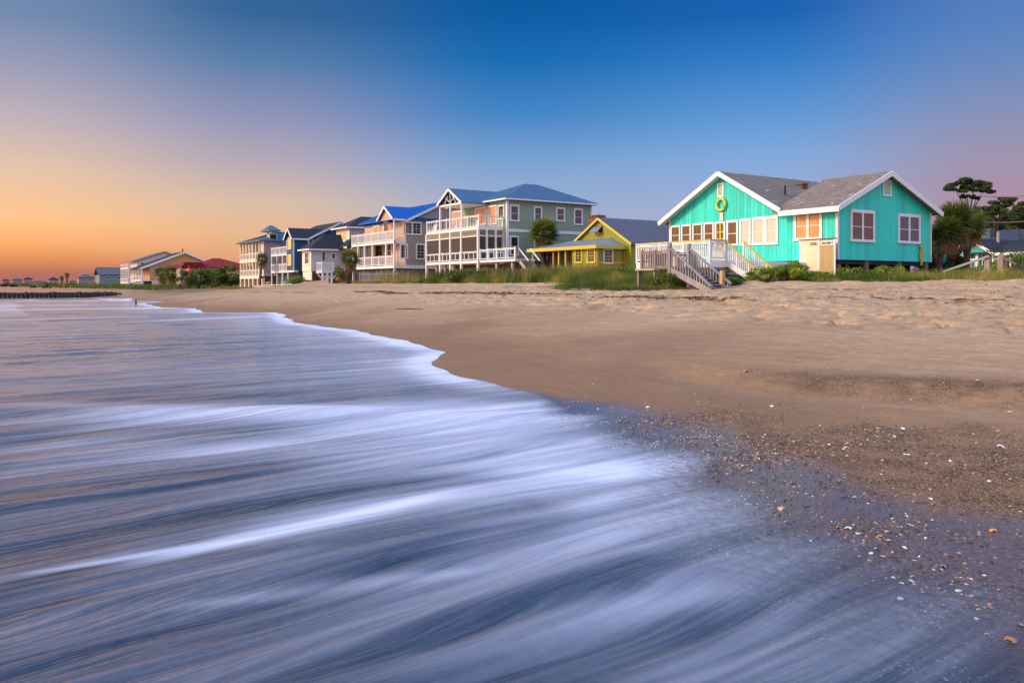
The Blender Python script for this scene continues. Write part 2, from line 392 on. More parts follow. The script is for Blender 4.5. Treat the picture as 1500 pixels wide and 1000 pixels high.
wet = 1 - sstep(-.45, .45, dt_ + (wetn - .5) * 1.2 * sstep(-9, -6, gx))
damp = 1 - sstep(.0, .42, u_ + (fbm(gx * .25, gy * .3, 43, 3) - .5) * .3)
damp = np.maximum(damp, sstep(-55, -130, gx) * .95 * (1 - sstep(.9, 1.2, u_)))  # far sand set darker along the shore
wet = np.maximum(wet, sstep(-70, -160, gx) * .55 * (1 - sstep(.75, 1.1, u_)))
peb = sstep(-9.5, -5.5, gx) * (1 - sstep(7.4, 8.9, gy + (fbm(gx * .7, gy * .7, 44, 3) - .5) * 2.5 - .25 * (gx + 5)))
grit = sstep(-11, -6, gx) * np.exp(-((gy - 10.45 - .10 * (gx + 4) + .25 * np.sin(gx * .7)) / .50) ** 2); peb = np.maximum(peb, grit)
wr = np.exp(-((gy - 22.0 - 1.2 * np.sin(gx * .11) - 1.5 * (fbm(gx * .2, gy * 0, 47, 3) - .5)) / .35) ** 2) * sstep(.35, .6, fbm(gx * .5, gy * 2, 48, 3)) * 1.1
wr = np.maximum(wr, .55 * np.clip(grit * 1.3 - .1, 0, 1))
wr = np.maximum(wr, 1.0 * np.exp(-((gy - 27.5 - .8 * np.sin(gx * .17 + 2)) / .55) ** 2) * sstep(.5, .62, fbm(gx * .35, gy * 1.2, 51, 4)))
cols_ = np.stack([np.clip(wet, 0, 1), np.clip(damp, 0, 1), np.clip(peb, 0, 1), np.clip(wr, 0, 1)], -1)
b = NB('beach_sand')
at = b.attr('zone', 'Color'); sep = b.n('ShaderNodeSeparateColor'); b.l(at, sep.inputs[0])
wra = b.n('ShaderNodeAttribute', attribute_name='zone').outputs['Alpha']
v = b.coord()
n1 = b.noise(v, .55, 6, .6); n2 = b.noise(v, 6, 6, .7); n3 = b.noise(v, 60, 3, .7)
dry = b.mix(n1, (.44, .28, .15, 1), (.70, .49, .29, 1))
st_ = b.noise(b.coord((.5, 2.6, 1)), 1.6, 6, .65)
dry = b.mix(b.ramp(n2, [(.35, (0, 0, 0)), (.7, (1, 1, 1))]), b.mix(.7, dry, (.24, .15, .095, 1)), dry)
dry = b.mix(b.ramp(st_, [(.40, (0, 0, 0)), (.62, (1, 1, 1))]), b.mix(.5, dry, (.27, .165, .10, 1)), dry)
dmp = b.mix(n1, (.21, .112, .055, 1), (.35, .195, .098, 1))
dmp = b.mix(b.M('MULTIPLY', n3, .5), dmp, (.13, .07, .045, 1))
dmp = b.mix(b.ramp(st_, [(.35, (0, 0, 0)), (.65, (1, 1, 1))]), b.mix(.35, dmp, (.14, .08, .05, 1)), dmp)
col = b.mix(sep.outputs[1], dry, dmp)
vor = b.n('ShaderNodeTexVoronoi'); vor.inputs['Scale'].default_value = 52; b.l(v, vor.inputs['Vector'])
pc = b.ramp(vor.outputs['Color'], [(.1, (.04, .026, .020)), (.4, (.15, .085, .048)), (.65, (.25, .145, .075)), (.85, (.36, .22, .12)), (1, (.52, .42, .33))])
pf = b.M('MULTIPLY', sep.outputs[2], b.ramp(b.noise(v, 2.3, 4, .7), [(.35, (.15, .15, .15)), (.62, (1, 1, 1))]))
col = b.mix(b.M('MULTIPLY', pf, .85), col, pc)
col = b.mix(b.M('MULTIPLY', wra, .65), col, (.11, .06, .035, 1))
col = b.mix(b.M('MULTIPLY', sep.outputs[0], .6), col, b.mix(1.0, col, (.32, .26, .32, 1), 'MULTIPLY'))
ro = b.M('SUBTRACT', .92, b.M('MULTIPLY', sep.outputs[0], .60))
hh = b.M('ADD', b.M('MULTIPLY', n2, .6), b.M('ADD', b.M('MULTIPLY', n3, .25), b.M('MULTIPLY', b.M('MULTIPLY', vor.outputs['Distance'], pf), -1.2)))
bm = b.n('ShaderNodeBump'); bm.inputs['Distance'].default_value = .035; b.l(hh, bm.inputs['Height'])
b.l(b.M('SUBTRACT', 1.0, b.M('MULTIPLY', sep.outputs[0], .5)), bm.inputs['Strength'])
sand_sh = b.principled(col, ro, normal=bm.outputs[0], spec=.4); pn = sand_sh.node
b.l(sep.outputs[0], pn.inputs['Coat Weight']); pn.inputs['Coat Roughness'].default_value = .12; pn.inputs['Coat IOR'].default_value = 1.45
cbm = b.n('ShaderNodeBump'); cbm.inputs['Strength'].default_value = .35; cbm.inputs['Distance'].default_value = .01; b.l(hh, cbm.inputs['Height']); b.l(cbm.outputs[0], pn.inputs['Coat Normal'])
m_sand = b.done(sand_sh)
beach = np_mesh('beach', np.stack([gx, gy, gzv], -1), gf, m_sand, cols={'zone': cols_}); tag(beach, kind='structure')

# ------------------------------------------------------------------ water
wxs = np.array(sorted(set(np.round(axis([(-14, 2.5, .05), (-50, -14, .14)]) + grow(-50, -3500, .2, 1.04)[1:] + grow(2.5, 1500, .1, 1.16), 4))))
wys = np.array(sorted(set(np.round(axis([(-3, 9, .06), (9, 18.5, .09)]) + grow(-3, -2500, .08, 1.08)[1:], 4))))
wx, wy, wf = grid(wxs, wys)
ws = shore(wx); wdt = wy - ws
CB = np.array([(30, 3.6), (3, 3.7), (-2.06, 4.25), (-3.0, 4.6), (-3.98, 5.05), (-5.0, 5.55), (-5.7, 5.65), (-6.76, 5.8), (-7.9, 6.3), (-8.6, 6.55), (-9.6, 6.8)])[::-1]
cb = np.interp(wx, CB[:, 0], CB[:, 1]); kb = sstep(-8.9, -10.6, wx); cb = cb * (1 - kb) + (ws + .3) * kb
cwid = np.interp(wx, [-14, -9.8, -8, -6, -4, 0], [.02, .15, .55, .9, 1.5, 1.8])
cbn = cb + .02 + (fbm(wx * 1.3, wy * .4, 61, 4) - .5) * 1.1 * sstep(-9.8, -8, wx)
cover = np.clip((cbn - wy) / cwid, 0, 1) ** .8
foam = np.zeros_like(wx)
def patch(p0, p1, hw, amp, soft=1.0):
    """a foam patch lying on the water from one point to another, half width in metres across"""
    global foam
    a = np.array(G_(*p0)); c = np.array(G_(*p1)); d = c - a; Ln = np.hypot(*d); d = d / Ln
    t = ((wx - a[0]) * d[0] + (wy - a[1]) * d[1]) / Ln; q = -(wx - a[0]) * d[1] + (wy - a[1]) * d[0]
    wd = hw * (.5 + .5 * np.sin(np.clip(t, 0, 1) * math.pi))
    e = np.maximum(0, np.abs(t - .5) - .5) * Ln / (hw * 2.0)
    foam = np.maximum(foam, amp * np.exp(-(q / wd) ** 2 * soft - e * e)) if False else foam + amp * np.exp(-(q / wd) ** 2 * soft - e * e)
patch((120, 598), (520, 606), .7, .22)
patch((400, 610), (880, 600), 1.2, .68)
patch((560, 628), (860, 615), .9, .30)
patch((420, 655), (1000, 655), 1.2, .36)
patch((740, 722), (1080, 675), .85, .72)
patch((880, 690), (1090, 690), .6, .30)
patch((560, 690), (820, 650), .6, .20)
patch((860, 800), (1100, 730), .60, .42)
patch((1000, 760), (1200, 720), .5, .22)
patch((80, 838), (340, 796), .08, .38)
patch((300, 806), (600, 738), .20, .72)
patch((180, 865), (430, 815), .10, .12)
patch((330, 885), (650, 842), .12, .22)
patch((700, 790), (900, 730), .20, .12)
patch((950, 880), (1300, 790), .35, .14)
patch((60, 441), (235, 440), 2.2, .55)
patch((100, 453), (280, 451), 1.8, .60)
patch((-20, 448), (130, 447), 1.6, .40)
patch((0, 470), (200, 464), 1.2, .25)
patch((230, 470), (420, 462), .9, .35)
patch((1100, 975), (1450, 880), .40, .16)
patch((700, 960), (1000, 880), .22, .10)
patch((-50, 700), (350, 655), .5, .12)
# shoreline lace and pale swash sheet behind it
edge = np.exp(-(wdt / .55) ** 2) * sstep(-9, -13, wx) * (.5 + .5 * sstep(-120, -60, wx))
sheet = np.exp(-(np.minimum(wdt, 0) / 3.2) ** 2) * sstep(-9, -15, wx) * (1 - sstep(-46, -70, wx) * .5)
edge = edge * (.45 + .9 * fbm(wx * 1.1, wy * .8, 77, 3))
foam = foam + .80 * edge + .30 * sheet
far = sstep(-45, -60, wx)
foam = foam + far * .55 * sstep(.60, .72, fbm(wx * .05, wy * .45, 71, 3)) * np.exp(-np.maximum(0, -wdt) / 14)
foam = foam + .06 * sstep(-14, -9, wx) + .01
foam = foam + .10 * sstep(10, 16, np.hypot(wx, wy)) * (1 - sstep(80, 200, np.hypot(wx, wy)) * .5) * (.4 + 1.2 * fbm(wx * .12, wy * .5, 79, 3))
foam = foam * (.75 + .5 * fbm(wx * .9, wy * .25, 73, 3))
# gentle relief, drawn out across the shore, fading at the edge
fade = sstep(-.2, -3.5, wdt) * (1 - sstep(-2, 3, wx) * .5)
dist = np.hypot(wx, wy)
wz = .040 * (fbm(wx * 1.6 + wy * .25, wy * .28, 81, 3) - .5) * 2 + .03 * sstep(8, 20, dist) * (fbm(wx * .30, wy * .22, 85, 3) - .5) * 2
fr_ = (wx * .80 - wy * .60)      # the standing front of the spent wave left of the foam band
ln = (wy - 4.3) * -.595 + (wx + 9.6) * .80
wz = wz + .07 * np.exp(-((ln + .0) / .55) ** 2) * sstep(-14, -10, wx) * sstep(7, 5, wy)
wz = wz * fade + .012
wz = np.where(wdt > .5, -.6, wz)
b = NB('sea_water')
fo = b.attr('foam'); cv = b.attr('cover')
tcx = b.n('ShaderNodeTexCoord'); sp = b.n('ShaderNodeSeparateXYZ'); b.l(tcx.outputs['Object'], sp.inputs[0])
big = b.noise(b.coord((.5, .12, 1)), 1, 3, .5)
shr = b.n('ShaderNodeMapRange'); shr.interpolation_type = 'SMOOTHSTEP'; shr.inputs['From Min'].default_value = 1.0; shr.inputs['From Max'].default_value = -5.0; shr.inputs['To Min'].default_value = .0; shr.inputs['To Max'].default_value = .13; b.l(sp.outputs[0], shr.inputs['Value'])
wxx = b.M('ADD', sp.outputs[0], b.M('ADD', b.M('MULTIPLY', sp.outputs[1], shr.outputs[0]), b.M('MULTIPLY', b.M('SUBTRACT', big, .5), 1.3)))
def stk(sx, sy, sc_, det, ro_=.55):
    cm = b.n('ShaderNodeCombineXYZ'); b.l(b.M('MULTIPLY', wxx, sx), cm.inputs[0]); b.l(b.M('MULTIPLY', sp.outputs[1], sy), cm.inputs[1])
    return b.noise(cm.outputs[0], sc_, det, ro_)
s1 = stk(2.2, .16, 1, 4); s2 = stk(8, .38, 1, 5, .6); s3 = stk(26, .9, 1, 3, .6)
st = b.M('ADD', b.M('MULTIPLY', s1, .5), b.M('ADD', b.M('MULTIPLY', s2, .40), b.M('MULTIPLY', s3, .06)))
stc = b.ramp(st, [(.38, (0, 0, 0)), (.64, (1, 1, 1))])
# foam thickness: the patches, combed into strands
fd = b.M('ADD', b.M('MULTIPLY', fo, b.M('ADD', .62, b.M('MULTIPLY', stc, .55))), b.M('MULTIPLY', b.M('SUBTRACT', stc, .5), b.M('SUBTRACT', .20, b.M('MULTIPLY', b.attr('calm'), .15))))
vor = b.n('ShaderNodeTexVoronoi'); vor.inputs['Scale'].default_value = 1.0; b.l(b.coord((26, 60, 20)), vor.inputs['Vector'])
spk = b.ramp(vor.outputs['Distance'], [(.12, (1, 1, 1)), (.22, (0, 0, 0))]); spm = b.ramp(b.noise(b.coord((1.6, 1.0, 1)), 1.5, 3, .6), [(.48, (0, 0, 0)), (.62, (1, 1, 1))])
edgeband = b.M('MULTIPLY', b.M('MULTIPLY', cv, b.M('SUBTRACT', 1, cv)), 3.2)
fd = b.M('ADD', fd, b.M('MULTIPLY', b.M('MULTIPLY', spk, spm), edgeband))
fd = b.M('MINIMUM', b.M('MAXIMUM', fd, 0.0), .92)
ln_ = b.noise(b.coord((9, 16, 5)), 1, 5, .7)
cv = b.M('MINIMUM', b.M('MAXIMUM', b.M('ADD', cv, b.M('MULTIPLY', b.M('MULTIPLY', b.M('SUBTRACT', ln_, .5), edgeband), 1.4)), 0.0), 1.0)
deep = b.mix(s1, (.012, .045, .070, 1), (.055, .055, .098, 1))
hgt = b.M('ADD', b.M('MULTIPLY', s1, 1.6), b.M('ADD', b.M('MULTIPLY', s2, .50), b.M('MULTIPLY', s3, .04)))
rip = b.noise(b.coord((.8, 1.6, 1)), 1.1, 4, .6)
hgt = b.M('ADD', hgt, b.M('MULTIPLY', rip, .6))
nbn = b.n('ShaderNodeBump'); nbn.inputs['Distance'].default_value = .10; b.l(hgt, nbn.inputs['Height'])
b.l(b.M('SUBTRACT', .62, b.M('MULTIPLY', b.attr('calm'), .47)), nbn.inputs['Strength'])
chop = b.noise(b.coord((1.0, 1.5, 1)), 1.5, 4, .55); cb2 = b.n('ShaderNodeBump'); cb2.inputs['Distance'].default_value = .16; b.l(chop, cb2.inputs['Height'])
b.l(b.M('MULTIPLY', b.attr('calm'), .55), cb2.inputs['Strength']); b.l(nbn.outputs[0], cb2.inputs['Normal']); nb = cb2.outputs[0]
wa = b.n('ShaderNodeBsdfPrincipled'); b.l(deep, wa.inputs['Base Color']); wa.inputs['Roughness'].default_value = .16; wa.inputs['IOR'].default_value = 1.33; b.l(nb, wa.inputs['Normal'])
nf = b.bump(hgt, .35, .06)
fm = b.principled((.69, .73, .90, 1), .55, normal=nf, spec=.3)
mx = b.n('ShaderNodeMixShader'); b.l(fd, mx.inputs[0]); b.l(wa.outputs[0], mx.inputs[1]); b.l(fm, mx.inputs[2])
tr = b.n('ShaderNodeBsdfTransparent'); m2 = b.n('ShaderNodeMixShader'); b.l(cv, m2.inputs[0]); b.l(tr.outputs[0], m2.inputs[1]); b.l(mx.outputs[0], m2.inputs[2])
m_water = b.done(m2.outputs[0])
water = np_mesh('water', np.stack([wx, wy, wz], -1), wf, m_water, cols={'foam': foam, 'cover': cover, 'calm': sstep(8, 22, dist)}); tag(water, kind='structure')
# ------------------------------------------------------------------ building helpers
def fmap(plane, c):
    if plane == 'F': return lambda a, o, z: (a, c - o, z)       # faces the sea (-Y)
    return lambda a, o, z: (c + o, a, z)                        # side face (+X)
def pbox(mb, f, a0, a1, o0, o1, z0, z1):
    p = f(a0, o0, z0); q = f(a1, o1, z1); mb.box(p[0], q[0], p[1], q[1], z0, z1)
def window(par, plane, c, a0, a1, z0, z1, frame, pane, units=1, t=.09, sash=True, grid_=0, name='window', out=0.0):
    f = fmap(plane, c - out if plane == 'F' else c + out); mb = MB(); pb = MB()
    a0, a1 = min(a0, a1), max(a0, a1)
    pbox(mb, f, a0 - t, a1 + t, .004, .07, z1, z1 + t * 1.2); pbox(mb, f, a0 - t - .02, a1 + t + .02, .004, .09, z0 - t, z0)
    pbox(mb, f, a0 - t, a0, .004, .065, z0, z1); pbox(mb, f, a1, a1 + t, .004, .065, z0, z1)
    w_ = (a1 - a0 - (units - 1) * t) / units
    for k in range(units):
        b0 = a0 + k * (w_ + t); b1 = b0 + w_
        if k: pbox(mb, f, b0 - t, b0, .004, .06, z0, z1)
        if sash: zm = z0 + (z1 - z0) * .48; pbox(mb, f, b0, b1, .026, .045, zm - .018, zm + .018)
        for g in range(1, grid_ + 1):
            am = b0 + (b1 - b0) * g / (grid_ + 1); pbox(mb, f, am - .012, am + .012, .026, .040, z0, z1)
            for zz in (z0 + (z1 - z0) * .25, z0 + (z1 - z0) * .74): pbox(mb, f, b0, b1, .0265, .038, zz - .012, zz + .012)
        pbox(pb, f, b0 - .01, b1 + .01, .006, .022, z0 - .01, z1 + .01)
    o = mb.build(name, frame, par); pb.build('pane', pane, o); return o
def win_px(par, plane, c, p0, p1, t0, t1, frame, pane, **k):
    """window whose edges are read off the photo on a known wall plane"""
    if plane == 'F': a0, a1 = X_(p0, c), X_(p1, c); zt = Z_(t0, a0, c); zb = Z_(t1, a0, c)
    else: a0, a1 = Y_(p0, c), Y_(p1, c); zt = Z_(t0, c, a0); zb = Z_(t1, c, a0)
    return window(par, plane, c, a0, a1, zb, zt, frame, pane, **k)
def railing(mb, p0, p1, h=1.0, gap=.14, post=1.8, pw=.09, bw=.035, top=.09, bot=.12, posts=True):
    """p0, p1: floor-level ends; may slope"""
    p0 = Vector(p0); p1 = Vector(p1); d = p1 - p0; Ln = math.hypot(d.x, d.y)
    up = Vector((0, 0, 1))
    mb.beam(p0 + up * h, p1 + up * h, top, .05); mb.beam(p0 + up * (h - .09), p1 + up * (h - .09), .04, .07); mb.beam(p0 + up * bot, p1 + up * bot, .04, .07)
    n = max(1, int(Ln / gap)); np_ = max(1, round(Ln / post))
    for i in range(1, n):
        q = p0 + d * (i / n); mb.box(q.x - bw / 2, q.x + bw / 2, q.y - bw / 2, q.y + bw / 2, q.z + bot, q.z + h - .06)
    if posts:
        for i in range(np_ + 1):
            pw = pw + random.uniform(.0015, .004)
            q = p0 + d * (i / np_); mb.box(q.x - pw / 2, q.x + pw / 2, q.y - pw / 2, q.y + pw / 2, q.z - .05, q.z + h + .08)
def roof_gable_y(mb, xl, xr, ze_l, ze_r, xm, zr, y0, y1, th=.14):
    """ridge runs inland"""
    mb.prism([(xl, y0, ze_l), (xm, y0, zr), (xm, y0, zr + th), (xl, y0, ze_l + th)], (0, y1 - y0, 0))
    mb.prism([(xm, y0, zr), (xr, y0, ze_r), (xr, y0, ze_r + th), (xm, y0, zr + th)], (0, y1 - y0, 0))
def roof_gable_x(mb, y0, y1, ze0, ze1, ym, zr, x0, x1, th=.14):
    mb.prism([(x0, y0, ze0), (x0, ym, zr), (x0, ym, zr + th), (x0, y0, ze0 + th)], (x1 - x0, 0, 0))
    mb.prism([(x0, ym, zr), (x0, y1, ze1), (x0, y1, ze1 + th), (x0, ym, zr + th)], (x1 - x0, 0, 0))
def roof_hip(mb, x0, x1, y0, y1, ze, zr, rx0, rx1, ry0, ry1, th=.14):
    """closed hip roof; the ridge (or point) spans rx0..rx1, ry0..ry1"""
    a = [(x0, y0, ze), (x1, y0, ze), (x1, y1, ze), (x0, y1, ze)]; at_ = [(x, y, z + th) for x, y, z in a]
    r = [(rx0, ry0, zr), (rx1, ry0, zr), (rx1, ry1, zr), (rx0, ry1, zr)]
    mb.add(a + at_ + r, [(0, 3, 2, 1), (0, 1, 5, 4), (1, 2, 6, 5), (2, 3, 7, 6), (3, 0, 4, 7), (4, 5, 9, 8), (5, 6, 10, 9), (6, 7, 11, 10), (7, 4, 8, 11), (8, 9, 10, 11)])
def rake(mb, p0, p1, h=.22, w_=.06): mb.beam(p0, p1, w_, h)
def gable_wall_y(mb, x0, x1, xm, z0, ze, zr, y0, y1): mb.prism([(x0, y0, z0), (x1, y0, z0), (x1, y0, ze), (xm, y0, zr), (x0, y0, ze)], (0, y1 - y0, 0))
def gable_wall_x(mb, y0, y1, ym, z0, ze, zr, x0, x1): mb.prism([(x0, y0, z0), (x0, y1, z0), (x0, y1, ze), (x0, ym, zr), (x0, y0, ze)], (x1 - x0, 0, 0))
def piles(par, xsl, ysl, z0, z1, mat, w_=.24, name='pile'):
    for x in xsl:
        for y in ysl: MB().box(x - w_ / 2, x + w_ / 2, y - w_ / 2, y + w_ / 2, z0, z1).build(name, mat, par)
def stairs(par, x0, x1, y0, y1, z0, z1, n, mat, along='x', name='stairs'):
    """steps from (x0, z1 high) to (x1, z0 low), with stringers"""
    mb = MB()
    for i in range(n):
        t0 = i / n; t1 = (i + 1) / n; z = z1 + (z0 - z1) * (i + .5) / n
        if along == 'x': mb.box(x0 + (x1 - x0) * t0, x0 + (x1 - x0) * t1, y0 + .05, y1 - .05, z - .04, z)
        else: mb.box(x0 + .05, x1 - .05, y0 + (y1 - y0) * t0, y0 + (y1 - y0) * t1, z - .04, z)
    if along == 'x':
        for y in (y0, y1): mb.beam((x0, y, z1 - .14), (x1, y, z0 - .14), .05, .26)
    else:
        for x in (x0, x1): mb.beam((x, y0, z1 - .14), (x, y1, z0 - .14), .05, .26)
    return mb.build(name, mat, par)

# ================================================================== TURQUOISE COTTAGE
TX, TY = P_(1227, 43.3)                      # near corner
FZ = Z_(380, TX, TY)                         # floor level
ZE = 5.80                                    # wall top
XL = X_(981, TY); XG = X_(1147, TY); TYB = Y_(1364, TX); TYM = Y_(1302, TX + .45) + .25
XM = X_(1052, TY - .5); half = (XG - XL) / 2; XM = (XL + XG) / 2 + .15
ZR1 = Z_(252, XM, TY - .5) - .10; ZR2 = Z_(252, TX + .45, TYM) - .10
house = empty('beach_cottage', (TX, TY, gz(TX, TY)), 'turquoise boarded beach cottage raised on piles, with cross gables and grey shingle roof', 'house')
mb = MB(); gable_wall_y(mb, XL, XG, XM, FZ, ZE, ZR1, TY, TYB + 3)
gable_wall_x(mb, TY, TYB, TYM, FZ, ZE, ZR2, XG, TX); wall = mb.build('wall', m_teal, house)
mb = MB(); s1_ = (ZR1 - ZE) / (XG - XM); ov = .5; s0_ = (ZR1 - ZE) / (XM - XL)
roof_gable_y(mb, XL - ov, XG + .25, ZE - ov * s0_, ZE - .25 * s1_, XM, ZR1, TY - .5, TYB + 3.5)
s2_ = (ZR2 - ZE) / (TYM - TY); s3_ = (ZR2 - ZE) / (TYB - TYM)
roof_gable_x(mb, TY - .5, TYB + .4, ZE - .5 * s2_ + .012, ZE - .4 * s3_ + .012, TYM, ZR2 + .012, XG - .35, TX + .45)
roof = mb.build('roof', m_roofgrey, house)
mb = MB()
rake(mb, (XL - ov, TY - .53, ZE - ov * s0_ + .02), (XM, TY - .53, ZR1 + .02), .26); rake(mb, (XM, TY - .531, ZR1 + .02), (XG + .2, TY - .531, ZE - .2 * s1_ + .02), .26)
rake(mb, (TX + .48, TY - .5, ZE - .5 * s2_ + .02), (TX + .48, TYM, ZR2 + .02), .26); rake(mb, (TX + .481, TYM, ZR2 + .02), (TX + .481, TYB + .4, ZE - .4 * s3_ + .02), .26)
mb.box(XG + .1, TX + .46, TY - .545, TY - .50, ZE - .40, ZE - .12)
mb.box(TX + .004, TX + .03, TY - .02, TY + .10, FZ, ZE); mb.box(TX - .10, TX + .03, TY - .03, TY - .004, FZ, ZE)
mb.box(TX + .004, TX + .03, TYB - .10, TYB, FZ, ZE); mb.box(XL - .03, XL + .10, TY - .03, TY - .004, FZ, ZE)
mb.build('trim', m_white, house)
mb = MB(); mb.prism([(XL - ov + .05, TY - .48, ZE - ov * s0_ - .012), (XM, TY - .48, ZR1 - .012), (XM, TY - .48, ZR1 - .003), (XL - ov + .05, TY - .48, ZE - ov * s0_ - .003)], (0, .47, 0))
mb.prism([(XM, TY - .48, ZR1 - .012), (XG + .2, TY - .48, ZE - .2 * s1_ - .012), (XG + .2, TY - .48, ZE - .2 * s1_ - .003), (XM, TY - .48, ZR1 - .003)], (0, .47, 0))
mb.build('soffit', m_white, house)
cx, cy = X_(1173, 43.6), 43.6
mb = MB(); zc = ZR2 + .05; mb.box(cx - .30, cx + .30, cy - .25, cy + .25, zc - 1.2, zc + .26); mb.box(cx - .35, cx + .35, cy - .30, cy + .30, zc + .16, zc + .24)
mb.build('chimney', m_brick, roof)
mb = MB(); vx = X_(1150, 40.2); vz = ZE + .2 + (40.2 - TY) * .45; mb.tube([(vx, 40.2, vz - .2), (vx, 40.2, vz + .42)], .055, 10); mb.build('vent_pipe', m_dark, roof)
# windows of the sea front
for i, (a, c_) in enumerate([(985, 995.5), (1000.5, 1011), (1017, 1028), (1033.5, 1044.5)]):
    win_px(house, 'F', TY, a, c_, [333.5, 332, 330.5, 329][i], [356, 356, 355.5, 355][i], m_white, m_g_brown, t=.10)
win_px(house, 'F', TY, 1067.5, 1079.5, 326.5, 357.5, m_white, m_g_brown, t=.12)
win_px(house, 'F', TY, 1086.5, 1098, 324.5, 357, m_white, m_g_cream, t=.12); win_px(house, 'F', TY, 1105, 1118.5, 322.5, 356, m_white, m_g_cream, t=.13)
win_px(house, 'F', TY, 1124, 1137.5, 321, 355.5, m_white, m_g_cream, t=.13)
win_px(house, 'F', TY, 1167, 1201, 313.5, 349, m_white, m_g_orange, units=2, t=.16)
win_px(house, 'S', TX, 1247.5, 1278, 311, 350, m_white, m_g_brown, units=2, t=.14); win_px(house, 'S', TX, 1317, 1345, 317, 352.5, m_white, m_g_mauve, units=2, t=.14)
# door
dx0, dx1 = X_(1050, TY), X_(1061, TY); zt = Z_(328, dx0, TY)
mb = MB(); f = fmap('F', TY)
pbox(mb, f, dx0 - .12, dx0, .004, .07, FZ, zt + .12); pbox(mb, f, dx1, dx1 + .12, .004, .07, FZ, zt + .12); pbox(mb, f, dx0, dx1, .004, .07, zt, zt + .12)
door = mb.build('door_frame', m_white, house)
mb = MB(); pbox(mb, f, dx0, dx1, .006, .03, FZ, FZ + 1.0)
for k in range(3): a = dx0 + (dx1 - dx0) * k / 2; pbox(mb, f, max(dx0, a - .05), min(dx1, a + .05), .006, .035, FZ + 1.0, zt)
for zz in (FZ + 1.0, FZ + 1.45, FZ + 1.85): pbox(mb, f, dx0, dx1, .0065, .034, zz - .03, zz + .03)
dr = mb.build('door', m_ytrim, house); mb = MB(); pbox(mb, f, dx0 + .02, dx1 - .02, .005, .012, FZ + 1.0, zt - .01); mb.build('pane', m_g_brown, dr)
mb = MB(); pbox(mb, f, dx1 - .12, dx1 - .07, .036, .09, FZ + .95, FZ + 1.08); mb.build('handle', m_dark, dr)
# gable vents
for pl, c_, a, b_, t0, t1 in (('F', TY, 1053, 1059, 271, 287), ('S', TX, 1294, 1303.5, 265.5, 284.5)):
    f = fmap(pl, c_); g = X_ if pl == 'F' else Y_; a0, a1 = g(a, c_), g(b_, c_); zt_ = Z_(t0, *((a0, c_) if pl == 'F' else (c_, a0))); zb_ = Z_(t1, *((a0, c_) if pl == 'F' else (c_, a0)))
    mb = MB(); pbox(mb, f, a0 - .1, a1 + .1, .004, .06, zt_, zt_ + .1); pbox(mb, f, a0 - .1, a1 + .1, .004, .06, zb_ - .1, zb_); pbox(mb, f, a0 - .1, a0, .004, .055, zb_, zt_); pbox(mb, f, a1, a1 + .1, .004, .055, zb_, zt_)
    vf = mb.build('gable_vent', m_white, house); mb = MB(); k = 8
    for i in range(k): z = zb_ + (zt_ - zb_) * (i + .5) / k; pbox(mb, f, a0, a1, .01, .03, z - .012, z + .02)
    mb.build('louvre', m_cream, vf)
# piles and cross braces under the floor
for x, y in [(XL + .3, TY + .25), (XL + 3.0, TY + .25), (XL + 6, TY + .25), (XG - .2, TY + .25), (TX - .3, TY + .3), (TX - .25, Y_(1272, TX)), (TX - .25, Y_(1320, TX)), (TX - .25, TYB - .35), (XL + 5, TY + 4), (TX - 3, TY + 5)]:
    MB().box(x - .17, x + .17, y - .17, y + .17, gz(x, y) - .3, FZ - .02).build('pile', m_pile, house)
yb_ = Y_(1272, TX)
for a_, c_ in (((TX - .3, yb_ - 1.7, FZ - .1), (TX - .3, yb_ - .2, FZ - 1.3)), ((TX - .3, yb_ + 1.7, FZ - .1), (TX - .3, yb_ + .2, FZ - 1.3)), ((XG - 2.2, TY + .3, FZ - .1), (XG - .4, TY + .3, FZ - 1.3))):
    mb = MB(); mb.beam(a_, c_, .08, .12); mb.build('brace', m_pile, house)
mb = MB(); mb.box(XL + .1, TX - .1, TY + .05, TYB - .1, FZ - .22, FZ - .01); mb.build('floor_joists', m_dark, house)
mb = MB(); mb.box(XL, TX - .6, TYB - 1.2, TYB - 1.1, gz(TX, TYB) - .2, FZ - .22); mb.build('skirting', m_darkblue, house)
# yellow ring on the gable
rx, rz = X_(1056, TY - .12), Z_(300, X_(1056, TY), TY)
ring = empty('ring_buoy', (rx, TY - .12, rz), 'yellow ring hanging under the vent of the turquoise front gable', 'ring')
mb = MB(); n = 28; pts = [(rx +   .34 * math.cos(2 * math.pi * i / n), TY - .12, rz + .34 * math.sin(2 * math.pi * i / n)) for i in range(n + 1)]
mb.tube(pts, .085, 10, False); mb.build('ring', paint('lime_ring_paint', (.50, .60, .05), .5), ring, True)
for i in range(4):
    mb = MB(); t = math.pi / 4 + i * math.pi / 2; mb.tube([(rx + (.34 + .100 * math.cos(q)) * math.cos(t) , TY - .12 + .100 * math.sin(q), rz + (.34 + .100 * math.cos(q)) * math.sin(t)) for q in [j * math.pi / 6 for j in range(13)]], .016, 5); mb.build('strap', m_cream, ring)
mb = MB(); zb_ = rz - .55
mb.prism([(rx - .16, TY - .09, zb_ - .42), (rx + .16, TY - .09, zb_ - .42), (rx + .10, TY - .09, zb_ - .08), (rx + .15, TY - .09, zb_ + .06), (rx - .15, TY - .09, zb_ + .06), (rx - .10, TY - .09, zb_ - .08)], (0, .04, 0))
mb.build('tassel', m_cream, ring)
